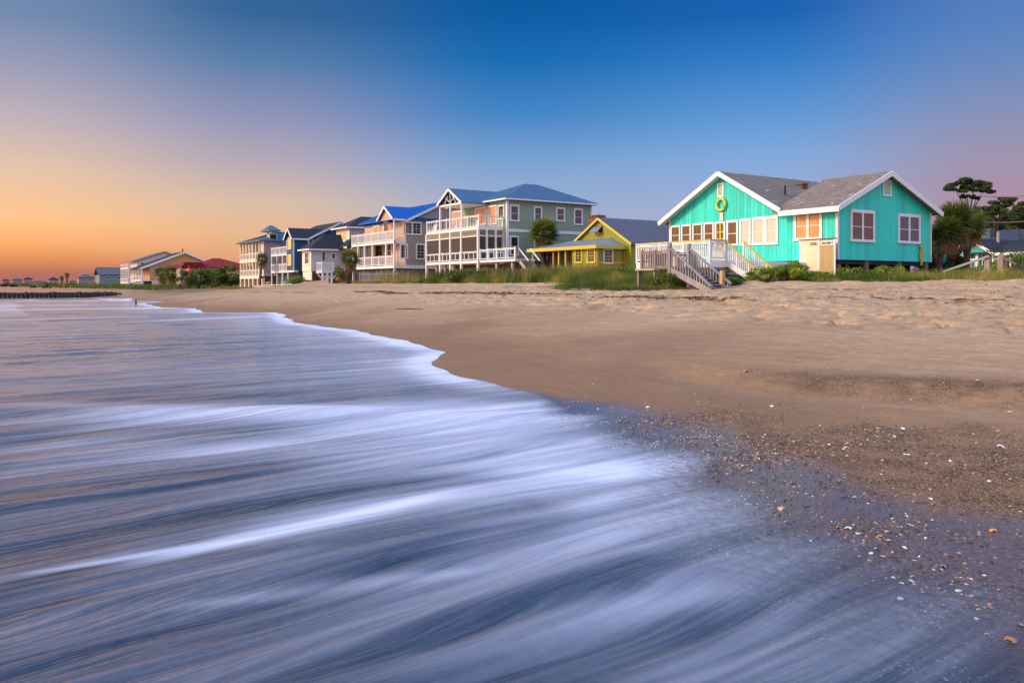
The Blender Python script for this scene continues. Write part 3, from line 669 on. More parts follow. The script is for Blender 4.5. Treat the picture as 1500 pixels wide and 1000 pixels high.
# yellow wooden bird ornament on the side wall
bx_, by_ = TX + .06, Y_(1347.5, TX); bz_ = Z_(373, TX, by_)
mb = MB(); prof = [(-.05, -.62), (.08, -.62), (.12, -.40), (.24, -.22), (.27, .05), (.20, .26), (.10, .38), (.12, .50), (.06, .62), (-.04, .64), (-.10, .56), (-.28, .44), (-.09, .44), (-.06, .34), (-.16, .18), (-.20, -.05), (-.14, -.28), (-.08, -.40)]
mb.prism([(bx_, by_ + a * .9, bz_ + z) for a, z in prof], (.05, 0, 0)); mb.build('wall_ornament', m_ochre_y if 'm_ochre_y' in globals() else paint('mustard_paint', (.42, .36, .05), .6, .2), label='mustard yellow bird shaped ornament on the shaded turquoise side wall', cat='ornament')
# outdoor shower box with two small signs
sx0, sx1, sxm = X_(1173, TY - .5), X_(1223.5, TY - .5), X_(1200.5, TY - .5); zt = Z_(352.5, sx0, TY - .5); sz0 = gz(sx0, TY) - .1
shw = empty('shower_stall', (sx0, TY - .5, sz0), 'cream and honey board shower enclosure against the turquoise front wall', 'shower stall')
mb = MB(); mb.box(sx0, sxm, TY - .53, TY - .47, sz0, zt); mb.box(sx0, sx0 + .05, TY - .468, TY - .04, sz0, zt - .03); mb.build('cream_panel', m_creamboard, shw)
mb = MB(); mb.box(sxm + .01, sx1, TY - .53, TY - .47, sz0 - .2, zt - .01); mb.build('board_panel', m_plywood, shw)
mb = MB(); mb.box(sx0 - .05, sx0 + .04, TY - .56, TY - .532, sz0, zt); mb.box(sxm - .04, sxm + .04, TY - .56, TY - .532, sz0, zt); mb.box(sx1 - .03, sx1 + .05, TY - .56, TY - .532, sz0 - .2, zt); mb.build('post', m_white, shw)
mb = MB(); mb.box(sx0 - .1, sx1 + .08, TY - .58, TY - .44, zt + .003, zt + .05); mb.build('cap_rail', m_brownwood, shw)
def glyphs(mb, txt, x0, z0, y, h, wd, gap, th=.03, dep=.006):
    """plain block letters made of small bars, facing the sea"""
    G = {'I': ['v5'], 'H': ['v0', 'v1', 'h5'], 'M': ['v0', 'v1', 'h1', 'v5t'], 'N': ['v0', 'v1', 'd'], 'E': ['v0', 'h0', 'h5', 'h1'], 'O': ['v0', 'v1', 'h0', 'h1'], 'S': ['h0', 'h5', 'h1', 'v0t', 'v1b'], 'C': ['v0', 'h0', 'h1'],
         'V': ['d2', 'd3'], 'A': ['v0', 'v1', 'h1', 'h5'], 'Y': ['v5b', 'v0t', 'v1t', 'h5'], 'D': ['v0', 'v1', 'h0', 'h1'], '2': ['h0', 'h5', 'h1', 'v1t', 'v0b'], '0': ['v0', 'v1', 'h0', 'h1'], '3': ['h0', 'h5', 'h1', 'v1'], '1': ['v5']}
    x = x0
    for ch in txt:
        for s in G.get(ch, []):
            t = th
            if s[0] == 'v':
                xx = {'0': x, '1': x + wd - t, '5': x + (wd - t) / 2}[s[1]]; za, zb = z0, z0 + h
                if s.endswith('t'): za = z0 + h / 2
                if s.endswith('b'): zb = z0 + h / 2
                mb.box(xx, xx + t, y - dep, y, za, zb)
            elif s[0] == 'h':
                zz = {'0': z0, '1': z0 + h - t, '5': z0 + (h - t) / 2}[s[1]]; mb.box(x + t * .9, x + wd - t * .9, y - dep - .001, y - .0005, zz, zz + t)
            elif s == 'd': mb.beam((x + t / 2, y - dep / 2, z0 + h), (x + wd - t / 2, y - dep / 2, z0), dep * 1.1, t)
            elif s == 'd2': mb.beam((x + t / 2, y - dep / 2, z0 + h), (x + wd / 2, y - dep / 2, z0), dep * 1.1, t)
            elif s == 'd3': mb.beam((x + wd - t / 2, y - dep / 2, z0 + h), (x + wd / 2, y - dep / 2, z0), dep * 1.12, t)
        x += wd + gap
yy = TY - .565
s0 = empty('sign', (X_(1186, yy), yy, 0), 'small dark teal number sign on the cream shower panel', 'sign')
a0, a1 = X_(1187, yy), X_(1196, yy); z1_ = Z_(355.3, a0, yy); z0_ = Z_(358.8, a0, yy)
MB().box(a0, a1, yy, yy + .03, z0_, z1_).build('board', m_signgreen, s0)
mb = MB(); glyphs(mb, '203', a0 + .05, z0_ + .03, yy - .001, z1_ - z0_ - .06, .10, .04, .02); mb.build('lettering', paint('pale_letter', (.45, .55, .5)), s0)
s0 = empty('sign', (X_(1202, yy), yy, 0), 'white name sign with black letters above the honey boards', 'sign')
a0, a1 = X_(1202.5, yy), X_(1223, yy); z1_ = Z_(352.9, a0, yy); z0_ = Z_(359.8, a0, yy)
MB().box(a0, a1, yy, yy + .03, z0_, z1_).build('board', m_white, s0)
mb = MB(); wl = (a1 - a0 - .16) / 8; glyphs(mb, 'HMVHOOCES'[:8], a0 + .08, z0_ + .06, yy - .001, z1_ - z0_ - .12, wl * .74, wl * .26, .03); mb.build('lettering', m_black, s0)

# ---- white deck of the cottage (a part tree of its own under the house)
DY = 30.2; DXL = X_(933, DY); DXR = X_(1040, DY); DZ = FZ - .12
deck = MB(); deck.box(DXL, DXR, DY, TY - .02, DZ - .12, DZ); deck.box(DXL, DXR + .02, DY - .05, DY - .003, DZ - .34, DZ - .01); deck.box(DXR + .003, DXR + .05, DY, TY - .1, DZ - .34, DZ - .01)
deck = deck.build('deck', m_white, house)
RH = Z_(352.5, DXR, DY) - DZ
SY0, SY1 = Y_(1063, DXR), Y_(1063, DXR) + 1.3
mb = MB(); railing(mb, (DXL, DY, DZ), (DXR, DY, DZ), RH, .13, 1.9); railing(mb, (DXR, DY, DZ), (DXR, SY0, DZ), RH, .13, 3); railing(mb, (DXL, DY, DZ), (DXL, TY - .1, DZ), RH, .16, 2.2)
rl = mb.build('railing', m_white, deck)
mb = MB(); mb.box(DXL - .07, DXR + .07, DY - .07, DY + .07, DZ + RH + .03, DZ + RH + .07); mb.box(DXR - .07, DXR + .07, DY + .072, SY0 + .05, DZ + RH + .03, DZ + RH + .07); mb.build('yellow_cap', m_ytrim, deck)
SX1 = X_(1112, SY0); SZ0 = gz(SX1, SY0)
stairs(deck, DXR + .06, SX1, SY0, SY1, SZ0 + .1, DZ, 7, m_white)
mb = MB(); gzz = Z_(400, SX1, SY0)
hb = gzz - SZ0 + .05
p0 = Vector((DXR, SY0, DZ + RH)); p1 = Vector((SX1, SY0, gzz))
for dy in (0, SY1 - SY0):
    n = 17; mb = MB()
    for i in range(n + 1):
        q = p0.lerp(p1, i / n); zb = DZ - .25 + (SZ0 - DZ) * i / n; w_ = .04 if i % 6 else .08
        mb.box(q.x - w_ / 2, q.x + w_ / 2, q.y + dy - w_ / 2, q.y + dy + w_ / 2, max(zb, SZ0 - .1), q.z)
    mb.build('stair_balusters', m_white, deck)
for dy in (0, SY1 - SY0): mb = MB(); mb.beam(p0 + Vector((0, dy, .03)), p1 + Vector((0, dy, .03)), .10, .06); mb.build('stair_rail', m_ytrim, deck)
for x in (DXL + .2, DXL + 2.4, DXR - .2):
    for y in (DY + .15, DY + 3.6): MB().box(x - .09, x + .09, y - .09, y + .09, gz(x, y) - .2, DZ - .12).build('deck_post', m_greywood, deck)
# chairs on the deck
def garden_chair(x, y, z, rz, label, mat, cat='chair', group=None, s=1.0):
    t = empty('garden_chair', (x, y, z), label, cat, group, rz)
    def part(name, boxes):
        me = MB()
        for bx in boxes: me.beam(Vector(bx[0]) * s, Vector(bx[1]) * s, bx[2] * s, bx[3] * s, bx[4] if len(bx) > 4 else (0, 0, 1))
        m = bpy.data.meshes.new(name); m.from_pydata([tuple(p) for p in me.v], [], me.f); m.materials.append(mat)
        o = bpy.data.objects.new(name, m); C.objects.link(o); o.parent = t; return o
    part('seat', [((-.24, -.28 + .1 * i, .42 - .02 * i), (.24, -.28 + .1 * i, .42 - .02 * i), .085, .02) for i in range(6)])
    part('backrest', [((-.21 + .105 * i, .22, .34), (-.25 + .125 * i, .50, 1.02 - .03 * abs(i - 2)), .085, .02, (0, 1, 0)) for i in range(5)])
    for sx in (-.27, .27):
        part('leg', [((sx, -.28, 0), (sx, -.28, .60), .05, .07)]); part('leg', [((sx, .34, 0), (sx, .25, .60), .05, .07)])
        part('armrest', [((sx, -.36, .61), (sx, .36, .61), .11, .025)])
    return t
garden_chair(X_(990, 34), 34, DZ, R(10), 'white slatted chair standing on the white railed deck of the turquoise cottage', m_white)

# ---- brown boardwalk landing and steps down to the sand
LY = 26.6; LX0 = X_(940, LY); LX1 = X_(981, LY); LXB = X_(1041, LY); LZ = 2.45; zt = Z_(368.5, LX0, LY)
bs = empty('boardwalk_steps', (LX1, LY, gz(LX1, LY)), 'weathered brown boardwalk landing with railed steps down to the sand', 'boardwalk')
MB().box(LX0, LX1, LY, DY - .06, LZ - .1, LZ).build('landing', m_oldwood, bs)
mb = MB(); railing(mb, (LX0, LY, LZ - .12), (LX1, LY, LZ - .12), zt - LZ + .1, .15, 1.0, .11, .05); mb.build('railing', m_oldwood, bs)
mb = MB(); railing(mb, (LX0, LY, LZ - .12), (LX0, DY - .1, LZ - .12), zt - LZ + .1, .15, 1.2, .11, .05); mb.build('railing', m_oldwood, bs)
zlow = gz(LXB, LY); LY2 = Y_(1009, LX1)
LY2 = min(max(LY2, LY + 1.1), LY + 1.6)
stairs(bs, LX1, LXB, LY, LY2, zlow + .02, LZ, 8, m_greywood)
ztop = Z_(363, LX1, LY)
for yy_ in (LY, LY2):
    mb = MB(); a_ = Vector((LX1, yy_, ztop + .02)); b_ = Vector((LXB + .05, yy_, zlow + .12 + (.12 if yy_ > LY else 0)))
    mb.beam(a_, b_, .14, .05); mb.box(LX1 - .07, LX1 + .07, yy_ - .07, yy_ + .07, zlow, ztop + .22)
    hr = mb.build('handrail', m_greywood, bs)
    mb = MB()
    for i in range(1, 15):
        q = a_.lerp(b_, i / 15); zb = LZ - .3 + (zlow - LZ) * i / 15; mb.box(q.x - .025, q.x + .025, q.y - .02, q.y + .02, max(zb, zlow - .2), q.z)
    mb.build('baluster', m_greywood, hr)
xx0, xx1 = X_(935, LY - .3), X_(962, LY - .3); mb = MB(); zt_ = Z_(394, xx0, LY - .3); mb.box(xx0, xx1, LY - .5, LY - .12, zt_ - .08, zt_); mb.build('step', m_palepile, bs)
for x in (xx0 + .08, xx1 - .08): MB().box(x - .05, x + .05, LY - .4, LY - .2, gz(x, LY) - .2, zt_ - .081).build('post', m_oldwood, bs)
px_, py_ = P_(1058, 36.5); MB().box(px_ - .08, px_ + .08, py_ - .08, py_ + .08, gz(px_, py_) - .3, gz(px_, py_) + .75).build('bollard', m_plywood, label='short square honey coloured post in the grass beside the beach steps', cat='post')

# ================================================================== YELLOW COTTAGE
YX = -53.5; YY = Y_(874, YX)
ye = empty('yellow_cottage', (YX, YY, gz(YX, YY)), 'lime yellow cottage with low hipped porch, steep front gable and red brick chimney', 'house')
yg = YY + 3.0; gxm = X_(879, yg); gz1 = Z_(321, gxm, yg); gxr = X_(928, yg); gzr = Z_(358, gxr, yg); sl_ = (gz1 - gzr) / (gxr - gxm); gxl = gxm - (gxr - gxm)
yf = Z_(396, YX, YY)
mb = MB(); gable_wall_y(mb, gxl + .3, gxr - .3, gxm, yf, gzr + .3 * sl_, gz1 - .02, yg, Y_(981, gxm) + 5); mb.build('wall', m_yellow, ye)
mb = MB(); roof_gable_y(mb, gxl, gxr, gzr, gzr, gxm, gz1, yg - .25, Y_(981, gxm) + 5); yrf = mb.build('roof', m_roofslate, ye)
mb = MB(); rake(mb, (gxl, yg - .28, gzr + .02), (gxm, yg - .28, gz1 + .02), .2); rake(mb, (gxm, yg - .281, gz1 + .02), (gxr, yg - .281, gzr + .02), .2); mb.build('trim', m_ytrim, ye)
mb = MB(); cxx = X_(878, yg + 2.2); mb.box(cxx - .75, cxx + .55, yg + 1.6, yg + 2.5, gz1 - 1, gz1 + .42)
for k in range(4): mb.box(cxx - .80 + k * .36, cxx - .60 + k * .36, yg + 1.55, yg + 2.55, gz1 + .42, gz1 + .62)
mb.build('chimney', m_brick, yrf)
# open gable shutter
f = fmap('F', yg - .0); sx = X_(877, yg); sz = Z_(331, sx, yg)
mb = MB(); mb.beam((sx, yg - .02, sz), (sx, yg - .62, sz - .55), 1.1, .05, (0, 1, 0)); mb.build('shutter', m_roofpale, ye); mb = MB(); pbox(mb, f, sx - .5, sx + .5, .004, .03, sz - .75, sz); mb.build('gable_window', m_g_dark, ye)
# porch
pxl = X_(779, YY); pze = Z_(362, YX, YY); prt = pze + .95
mb = MB(); roof_hip(mb, pxl - .3, YX + .35, YY - .35, yg + .2, pze, prt, pxl + 2.6, YX - 1.7, yg - .02, yg + .1, .16)
mb.build('porch_roof', m_roofpale, ye)
mb = MB(); mb.box(pxl - .3, YX + .36, YY - .38, YY - .352, pze - .12, pze + .17); mb.box(YX + .352, YX + .38, YY - .36, yg + 6, pze - .12, pze + .17); mb.build('fascia', m_ytrim, ye)
xw = X_(838, YY)
mb = MB(); mb.box(xw, YX, YY, yg - .003, yf, pze); mb.box(YX - .6, YX - .003, yg + .002, yg + 6, yf, pze); mb.build('porch_wall', m_yellow, ye)
for a, c_ in ((844, 852), (862, 871)): win_px(ye, 'F', YY, a, c_, 366, 383, m_ytrim, m_g_dark, t=.16, grid_=1)
win_px(ye, 'S', YX, 885, 896, 366, 384, m_creamboard, m_g_dark, t=.14, grid_=1)
mb = MB(); f = fmap('S', YX)
for p in (906, 915, 926.5): a = Y_(p, YX); pbox(mb, f, a - .05, a + .05, .004, .06, yf, pze)
a = Y_(880, YX); pbox(mb, f, YY + .002, YY + .14, .004, .07, yf, pze); pbox(mb, f, YY + .15, yg + 3, .004, .065, yf + .55, yf + .72); mb.build('screen_frame', m_ochre, ye)
mb = MB(); mb.box(xw + .02, YX - .1, YY + .2, YY + .22, yf, yf + .01)
for p in (780, 810, 818, 828): x = X_(p, YY); MB().box(x - .07, x + .07, YY, YY + .14, gz(x, YY), pze).build('porch_post', m_ytrim if p != 810 else m_ochre, ye)
mb = MB(); mb.box(pxl, xw - .01, YY + 1.8, YY + 1.9, yf, pze); mb.build('screen', m_screen, ye)
mb = MB(); mb.box(pxl, YX, YY - .02, yg - .02, yf - .2, yf - .002); mb.build('porch_floor', m_oldwood, ye)
mb = MB(); mb.box(pxl + .1, YX - .05, YY + .1, YY + .2, gz(YX, YY) - .2, yf - .21); mb.box(YX - .15, YX - .05, YY + .3, yg + 6, gz(YX, YY) - .2, yf - .01); mb.build('skirting', m_green, ye)

# ================================================================== SAGE GREEN HOUSE
GYF = 42.5; GX = X_(743, GYF); GZ1 = Z_(381, GX, GYF); GE = Z_(292, GX, GYF); GB = Y_(870, GX) - .3; GXL = GX - 10.6; belt = Z_(335, GX, GYF)
gh = empty('green_house', (GX, GYF, gz(GX, GYF)), 'sage green two storey house on piles with blue metal roof and stacked white balconies', 'house')
MB().box(GXL, GX, GYF, GB, GZ1, GE).build('wall', m_green, gh)
pkx = X_(772, (GYF + GB) / 2); pkz = Z_(270, pkx, (GYF + GB) / 2)
mb = MB(); roof_hip(mb, GXL - .5, GX + .5, GYF - .5, GB + .5, GE - .05, pkz, pkx - .6, pkx + .2, (GYF + GB) / 2 - .3, (GYF + GB) / 2 + 1.2, .16)
grf = mb.build('roof', m_roofsteel, gh)
mb = MB(); mb.box(GX + .004, GX + .05, GYF, GB, belt - .28, belt); mb.box(GX + .004, GX + .06, GYF - .02, GYF + .16, GZ1, GE - .06); mb.box(GX - .14, GX + .06, GYF - .06, GYF - .004, GZ1, GE - .06); mb.box(GX + .004, GX + .06, GB - .14, GB, GZ1, GE - .06)
mb.box(GX + .505, GX + .54, GYF - .5, GB + .5, GE - .06, GE + .08); mb.box(GXL - .5, GX + .54, GYF - .54, GYF - .505, GE - .06, GE + .08); mb.build('trim', m_white, gh)
for a, c_, t0, t1 in ((748.5, 758.5, 302, 322), (783.5, 792, 304.5, 322), (816, 825.5, 306, 322), (842, 851.5, 307.5, 327.5)): win_px(gh, 'S', GX, a, c_, t0, t1, m_white, m_g_mauve, t=.14)
win_px(gh, 'S', GX, 748.5, 758, 347.5, 372, m_white, m_g_dark, t=.14); win_px(gh, 'S', GX, 783.5, 790, 351, 372, m_white, m_g_dark, t=.13)
# front walls behind the porches: lit doors and windows, their light put into the pane colour
for a, c_, t0, t1, mm in ((731, 738, 303, 320, m_g_dark), (716, 727, 304, 328, m_g_lit_peach), (697, 712, 307, 329, m_g_lit_peach), (664, 676, 312, 332, m_g_lit_peach)): win_px(gh, 'F', GYF, a, c_, t0, t1, m_white, mm, t=.12, sash=False)
for a, c_, mm in ((714, 722, m_g_orange), (728, 735, m_g_orange), (664, 676, m_g_orange), (690, 704, m_g_brown)): win_px(gh, 'F', GYF, a, c_, 346, 370, m_white, mm, t=.12)
# porch
PX1 = GX - .6; PYF = Y_(701, PX1); PX0 = X_(625, PYF); z2 = Z_(332.5, PX1, PYF); z1 = GZ1 - .05
mb = MB(); mb.box(PX0, PX1, PYF, GYF - .003, z2 - .18, z2); mb.box(PX0 - .02, PX1 + .02, PYF - .04, PYF - .003, z2 - .22, z2 + .03); mb.box(PX1 + .003, PX1 + .04, PYF, GYF - .1, z2 - .22, z2 + .03); bal = mb.build('balcony', m_white, gh)
mb = MB(); railing(mb, (PX0, PYF + .05, z2), (PX1, PYF + .05, z2), 1.1, .5, 2.2, .11, .03); railing(mb, (PX1, PYF + .05, z2), (PX1, GYF - .1, z2), 1.1, .5, 1.5, .11, .03); mb.build('railing', m_white, bal)
mb = MB()  # lattice band under the balcony
for i in range(46):
    x = PX0 + (PX1 - PX0) * i / 46; mb.beam((x, PYF, z2 - .75), (x + .23, PYF, z2 - .22), .02, .035, (0, 1, 0)); mb.beam((x + .23, PYF + .01, z2 - .75), (x, PYF + .01, z2 - .22), .02, .035, (0, 1, 0))
mb.box(PX0, PX1, PYF - .03, PYF + .03, z2 - .86, z2 - .75)
for i in range(14):
    y = PYF + (GYF - PYF) * i / 14; mb.beam((PX1, y, z2 - .75), (PX1, y + .23, z2 - .22), .02, .035, (1, 0, 0))
mb.box(PX1 - .03, PX1 + .03, PYF + .031, GYF - .1, z2 - .86, z2 - .75); mb.build('lattice', m_cream, bal)
zr_ = Z_(368, PX1, PYF)
mb = MB(); mb.box(PX0, PX1, PYF + .06, PYF + .075, z1, z2 - .86); mb.box(PX1 - .075, PX1 - .06, PYF + .08, GYF - .2, z1, z2 - .86)
sc_m = NB('porch_mesh'); tr_ = sc_m.n('ShaderNodeBsdfTransparent'); mxs = sc_m.n('ShaderNodeMixShader'); mxs.inputs[0].default_value = .72; sc_m.l(tr_.outputs[0], mxs.inputs[1]); sc_m.l(sc_m.principled((.05, .04, .04, 1), .6), mxs.inputs[2]); m_mesh = sc_m.done(mxs.outputs[0])
mb.build('porch_screen', m_mesh, gh)
mb = MB(); mb.box(PX0, PX1 + .02, PYF - .06, GYF - .003, z1 - .25, z1); ldk = mb.build('porch_floor', m_white, gh)
mb = MB(); railing(mb, (PX0, PYF, z1), (PX1, PYF, z1), zr_ - z1, .85, 3, .10, .08); railing(mb, (PX1, PYF, z1), (PX1, GYF - .1, z1), zr_ - z1, .85, 3, .10, .08); mb.build('railing', m_white, ldk)
for px in (625, 645, 660, 676, 700.5):
    x = X_(px, PYF); top = z2 - .2
    MB().box(x - .10, x + .10, PYF - .095, PYF + .095, gz(x, PYF) - .2, top).build('porch_post', m_palepile if px < 0 else m_white, gh)
for p in (713, 726, 738): y = Y_(p, PX1); MB().box(PX1 - .08, PX1 + .08, y - .08, y + .08, z1, z2 - .2).build('porch_post', m_white, gh)
# small gabled roof over the upper balcony
ga, gb = X_(644.5, PYF), X_(678, PYF); gm = (ga + gb) / 2; gze = Z_(296, gb, PYF); gzr2 = Z_(278, gm, PYF)
mb = MB(); roof_gable_y(mb, ga - .1, gb + .25, gze, gze - .12, gm, gzr2, PYF - .3, (GYF + GB) / 2, .12); mb.build('porch_roof', m_roofsteel, gh)
mb = MB(); rake(mb, (ga - .1, PYF - .33, gze), (gm, PYF - .33, gzr2), .22); rake(mb, (gm, PYF - .331, gzr2), (gb + .25, PYF - .331, gze - .1), .22)
mb.box(ga, gb, PYF - .1, PYF + .05, gze - .18, gze + .02); mb.beam((gm, PYF - .1, gze), (gm, PYF - .1, gzr2 - .1), .06, .09, (0, 1, 0))
for sg in (-1, 1): mb.beam((gm, PYF - .12, gze + .15), (gm + sg * .9, PYF - .12, gze + .62), .05, .08, (0, 1, 0)); mb.beam((gm + sg * 1.2, PYF - .12, gze), (gm + sg * .45, PYF - .12, gze + .75), .05, .08, (0, 1, 0))
mb.box(ga - .02, gb + .02, PYF + .06, GYF - .003, gze - .16, gze - .10); mb.build('gable_truss', m_white, gh)
for px in (645, 660, 676.5): x = X_(px, PYF); MB().box(x - .08, x + .08, PYF - .08, PYF + .08, z2, gze - .1).build('column', m_white, gh)
# lower open deck and steps
EX1 = X_(753, PYF); mb = MB(); mb.box(PX1 + .03, EX1, PYF + .1, PYF + 2.2, z1 - .22, z1 - .01); dk = mb.build('side_deck', m_white, gh)
mb = MB(); railing(mb, (PX1 + .1, PYF + .12, z1), (EX1, PYF + .12, z1), .95, 1.1, 1.4, .14, .05); mb.build('railing', m_white, dk)
sx1_ = X_(767, PYF); stairs(dk, EX1, sx1_, PYF + .5, PYF + 1.7, Z_(397, sx1_, PYF), z1, 7, m_palepile)
for yq in (.5, 1.7): mb = MB(); mb.beam((EX1, PYF + yq, z1 + .9), (sx1_, PYF + yq, z1 + .9 - (z1 - Z_(397, sx1_, PYF))), .07, .09); mb.build('handrail', m_white, dk)
for px in (640, 652, 664, 700, 728, 751): x = X_(px, PYF + .4); MB().box(x - .12, x + .12, PYF + .3, PYF + .54, gz(x, PYF) - .3, z1 - .24).build('pile', m_palepile, gh)
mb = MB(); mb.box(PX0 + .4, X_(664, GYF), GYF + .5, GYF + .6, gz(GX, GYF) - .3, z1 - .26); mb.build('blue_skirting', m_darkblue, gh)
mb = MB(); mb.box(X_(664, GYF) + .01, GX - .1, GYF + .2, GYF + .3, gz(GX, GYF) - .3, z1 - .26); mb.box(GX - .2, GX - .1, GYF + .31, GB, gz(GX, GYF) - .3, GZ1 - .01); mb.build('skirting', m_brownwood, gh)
for i, px in enumerate((634, 668, 695)):
    garden_chair(X_(px, PYF + 1.4), PYF + 1.4, z2 + .001, R([20, -15, 5][i]), ['white slatted chair at the left end of the green house balcony', 'white slatted chair under the small gable of the green house balcony', 'white slatted chair near the lit doors of the green house balcony'][i], m_white)

# reddish picket fence in front of the green and yellow houses
def picket_fence(x0, y0, x1, y1, h, mat, label, gap=.16, w_=.10, name='picket_fence', lean=.0, posts=2.2, cat='fence'):
    t = empty(name, (x0, y0, gz(x0, y0)), label, cat); Ln = math.hypot(x1 - x0, y1 - y0); mb = MB(); n = int(Ln / gap)
    for i in range(n):
        a = i / n; x = x0 + (x1 - x0) * a; y = y0 + (y1 - y0) * a; z = gz(x, y); hh_ = h * random.uniform(.8, 1.08)
        mb.beam((x, y, z - .1), (x + random.uniform(-lean, lean), y, z + hh_), w_, .025, (0, 1, 0))
    mb.build('pickets', mat, t); mb = MB()
    for k in (.3, .8): mb.beam((x0, y0 + .04, gz(x0, y0) + h * k), (x1, y1 + .04, gz(x1, y1) + h * k), .04, .08)
    mb.build('rail', mat, t)
    for i in range(int(Ln / posts) + 1):
        a = min(1, i * posts / Ln); x = x0 + (x1 - x0) * a; y = y0 + (y1 - y0) * a; MB().box(x - .05, x + .05, y + .07, y + .17, gz(x, y) - .2, gz(x, y) + h * 1.02).build('post', mat, t)
picket_fence(X_(706, 38), 38, X_(790, 39), 39, 1.25, m_brownwood, 'reddish brown dune fence between the green house deck and yellow porch', .14, .07, lean=.12)
picket_fence(X_(792, 39.2), 39.2, X_(874, 39.5), 39.5, 1.15, m_brownwood, 'low dark red fence standing in grass before the yellow porch', .13, .11, lean=.03)

# ================================================================== MUSHROOM HOUSE WITH COBALT ROOF
BY = 38.0; BX = X_(577, BY); BE = Z_(320.5, BX, BY); BF = Z_(388, BX, BY); by1 = Y_(598, BX); bym = Y_(650, BX); bzr = Z_(297, BX, bym); byb = 2 * bym - by1
bh = empty('blue_roofed_house', (BX, BY, gz(BX, BY)), 'mushroom grey two storey house with cobalt blue metal roof and front toned as sunlit', 'house')
bxl = X_(556, BY); bml = X_(540, BY + 1.8); b2 = Z_(352, BX, BY)
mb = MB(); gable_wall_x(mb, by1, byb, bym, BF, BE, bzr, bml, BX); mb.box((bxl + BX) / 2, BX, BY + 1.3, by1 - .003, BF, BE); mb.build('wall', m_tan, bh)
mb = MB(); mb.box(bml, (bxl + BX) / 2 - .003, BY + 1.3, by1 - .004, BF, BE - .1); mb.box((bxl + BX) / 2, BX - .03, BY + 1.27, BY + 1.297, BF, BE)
mb.prism([(bxl, BY - .02, BE - .04), (BX, BY - .02, BE - .04), ((bxl + BX) / 2, BY - .02, Z_(304, X_(565, BY), BY) - .06)], (0, .15, 0)); mb.build('front_wall', m_tan_lit, bh)  # sea front and gable use the sunlit copy of the siding
mb = MB(); bs_ = (bzr - BE) / (bym - by1)
roof_gable_x(mb, by1 - .5, byb + .5, BE - .5 * bs_, BE - .5 * bs_, bym, bzr, bml - .4, BX + .35)
gm_ = (bxl + BX) / 2; gmz = Z_(303.5, gm_, BY); roof_gable_y(mb, bxl - .1, BX + .3, BE - .05, BE - .08, gm_, gmz, BY - .3, bym, .12)
roof_hip(mb, bml - .5, bxl, BY + .7, by1 + 2, Z_(329, bml, BY) , Z_(320, bml, BY) + .5, bml + 1, bxl, by1 + 1, by1 + 2, .1); mb.build('roof', m_roofblue, bh)
mb = MB(); rake(mb, (bxl - .1, BY - .33, BE), (gm_, BY - .33, gmz)); rake(mb, (gm_, BY - .331, gmz), (BX + .3, BY - .331, BE))
rake(mb, (BX + .38, by1 - .5, BE - .5 * bs_), (BX + .38, bym, bzr)); rake(mb, (BX + .381, bym, bzr), (BX + .381, byb + .5, BE - .5 * bs_)); mb.box(BX + .305, BX + .34, BY - .3, by1 - .5, BE - .2, BE + .02)
mb.box(BX + .004, BX + .05, BY + 1.25, byb, BF - .35, BF - .003); mb.box(BX + .004, BX + .05, BY + 1.25, BY + 1.40, BF, BE - .1); mb.build('trim', m_white, bh)
win_px(bh, 'S', BX, 592, 615.5, 326.5, 341.5, m_white, m_g_dark, units=2, t=.16, grid_=1); win_px(bh, 'S', BX, 587.5, 595.5, 359, 377, m_white, m_g_dark, t=.15, grid_=1); win_px(bh, 'S', BX, 611, 632, 359, 378, m_white, m_g_dark, units=2, t=.15, grid_=1)
for a, c_, t0, t1, mm in ((563, 569, 327, 340, m_g_brown), (570, 575, 328, 345, m_g_lit_peach), (548, 556, 333, 341, m_g_orange)): win_px(bh, 'F', BY + 1.27, a, c_, t0, t1, m_white, mm, t=.12, sash=False)
for a, c_, mm in ((568, 573.5, m_g_brown), (551, 561, m_g_orange), (543, 548, m_g_dark)): win_px(bh, 'F', BY + 1.27, a, c_, 358, 376, m_white, mm, t=.12)
bdl = X_(515, BY); zl = Z_(395.5, bdl, BY); zu = Z_(358, bdl, BY)
for nm, z in (('lower_deck', BF - .05), ('upper_balcony', b2 + .0)):
    mb = MB(); mb.box(bdl, BX, BY, BY + 1.29, z - .28, z); dk = mb.build(nm, m_white, bh)
    mb = MB(); railing(mb, (bdl, BY + .05, z), (BX, BY + .05, z), 1.05, .16, 1.9, .10, .035); mb.build('railing', m_white, dk)
for px in (516, 525, 534.5, 546, 566): x = X_(px, BY + .1); MB().box(x - .09, x + .09, BY + .0, BY + .18, BF - .04, b2 - .29).build('column', m_white, bh)
MB().box(BX - .16, BX, BY + .002, BY + .16, BF, BE - .2).build('column', m_white, bh)
mb = MB(); mb.box(bdl + .1, X_(546, BY), BY + .35, BY + .37, BF, b2 - .3); mb.build('screen', m_screen, bh)
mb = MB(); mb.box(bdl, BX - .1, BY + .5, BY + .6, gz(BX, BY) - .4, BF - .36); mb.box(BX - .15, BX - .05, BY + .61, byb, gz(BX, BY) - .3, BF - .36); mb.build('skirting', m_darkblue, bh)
mb = MB()
for i in range(42): y = BY + .8 + i * .22; mb.box(BX + .01, BX + .035, y, y + .08, gz(BX, y), gz(BX, y) + random.uniform(1.1, 1.7))
mb.build('loose_boards', m_oldwood, bh)
for x in (bdl + .2, BX - .15): MB().box(x - .12, x + .12, BY + .05, BY + .29, gz(x, BY) - .4, BF - .34).build('pile', m_palepile, bh)
picket_fence(X_(527, 36.5), 36.5, X_(583, 36.5), 36.5, 1.3, m_oldwood, 'weathered brown slat fence below the blue roofed house deck', .42, .12, lean=.05)

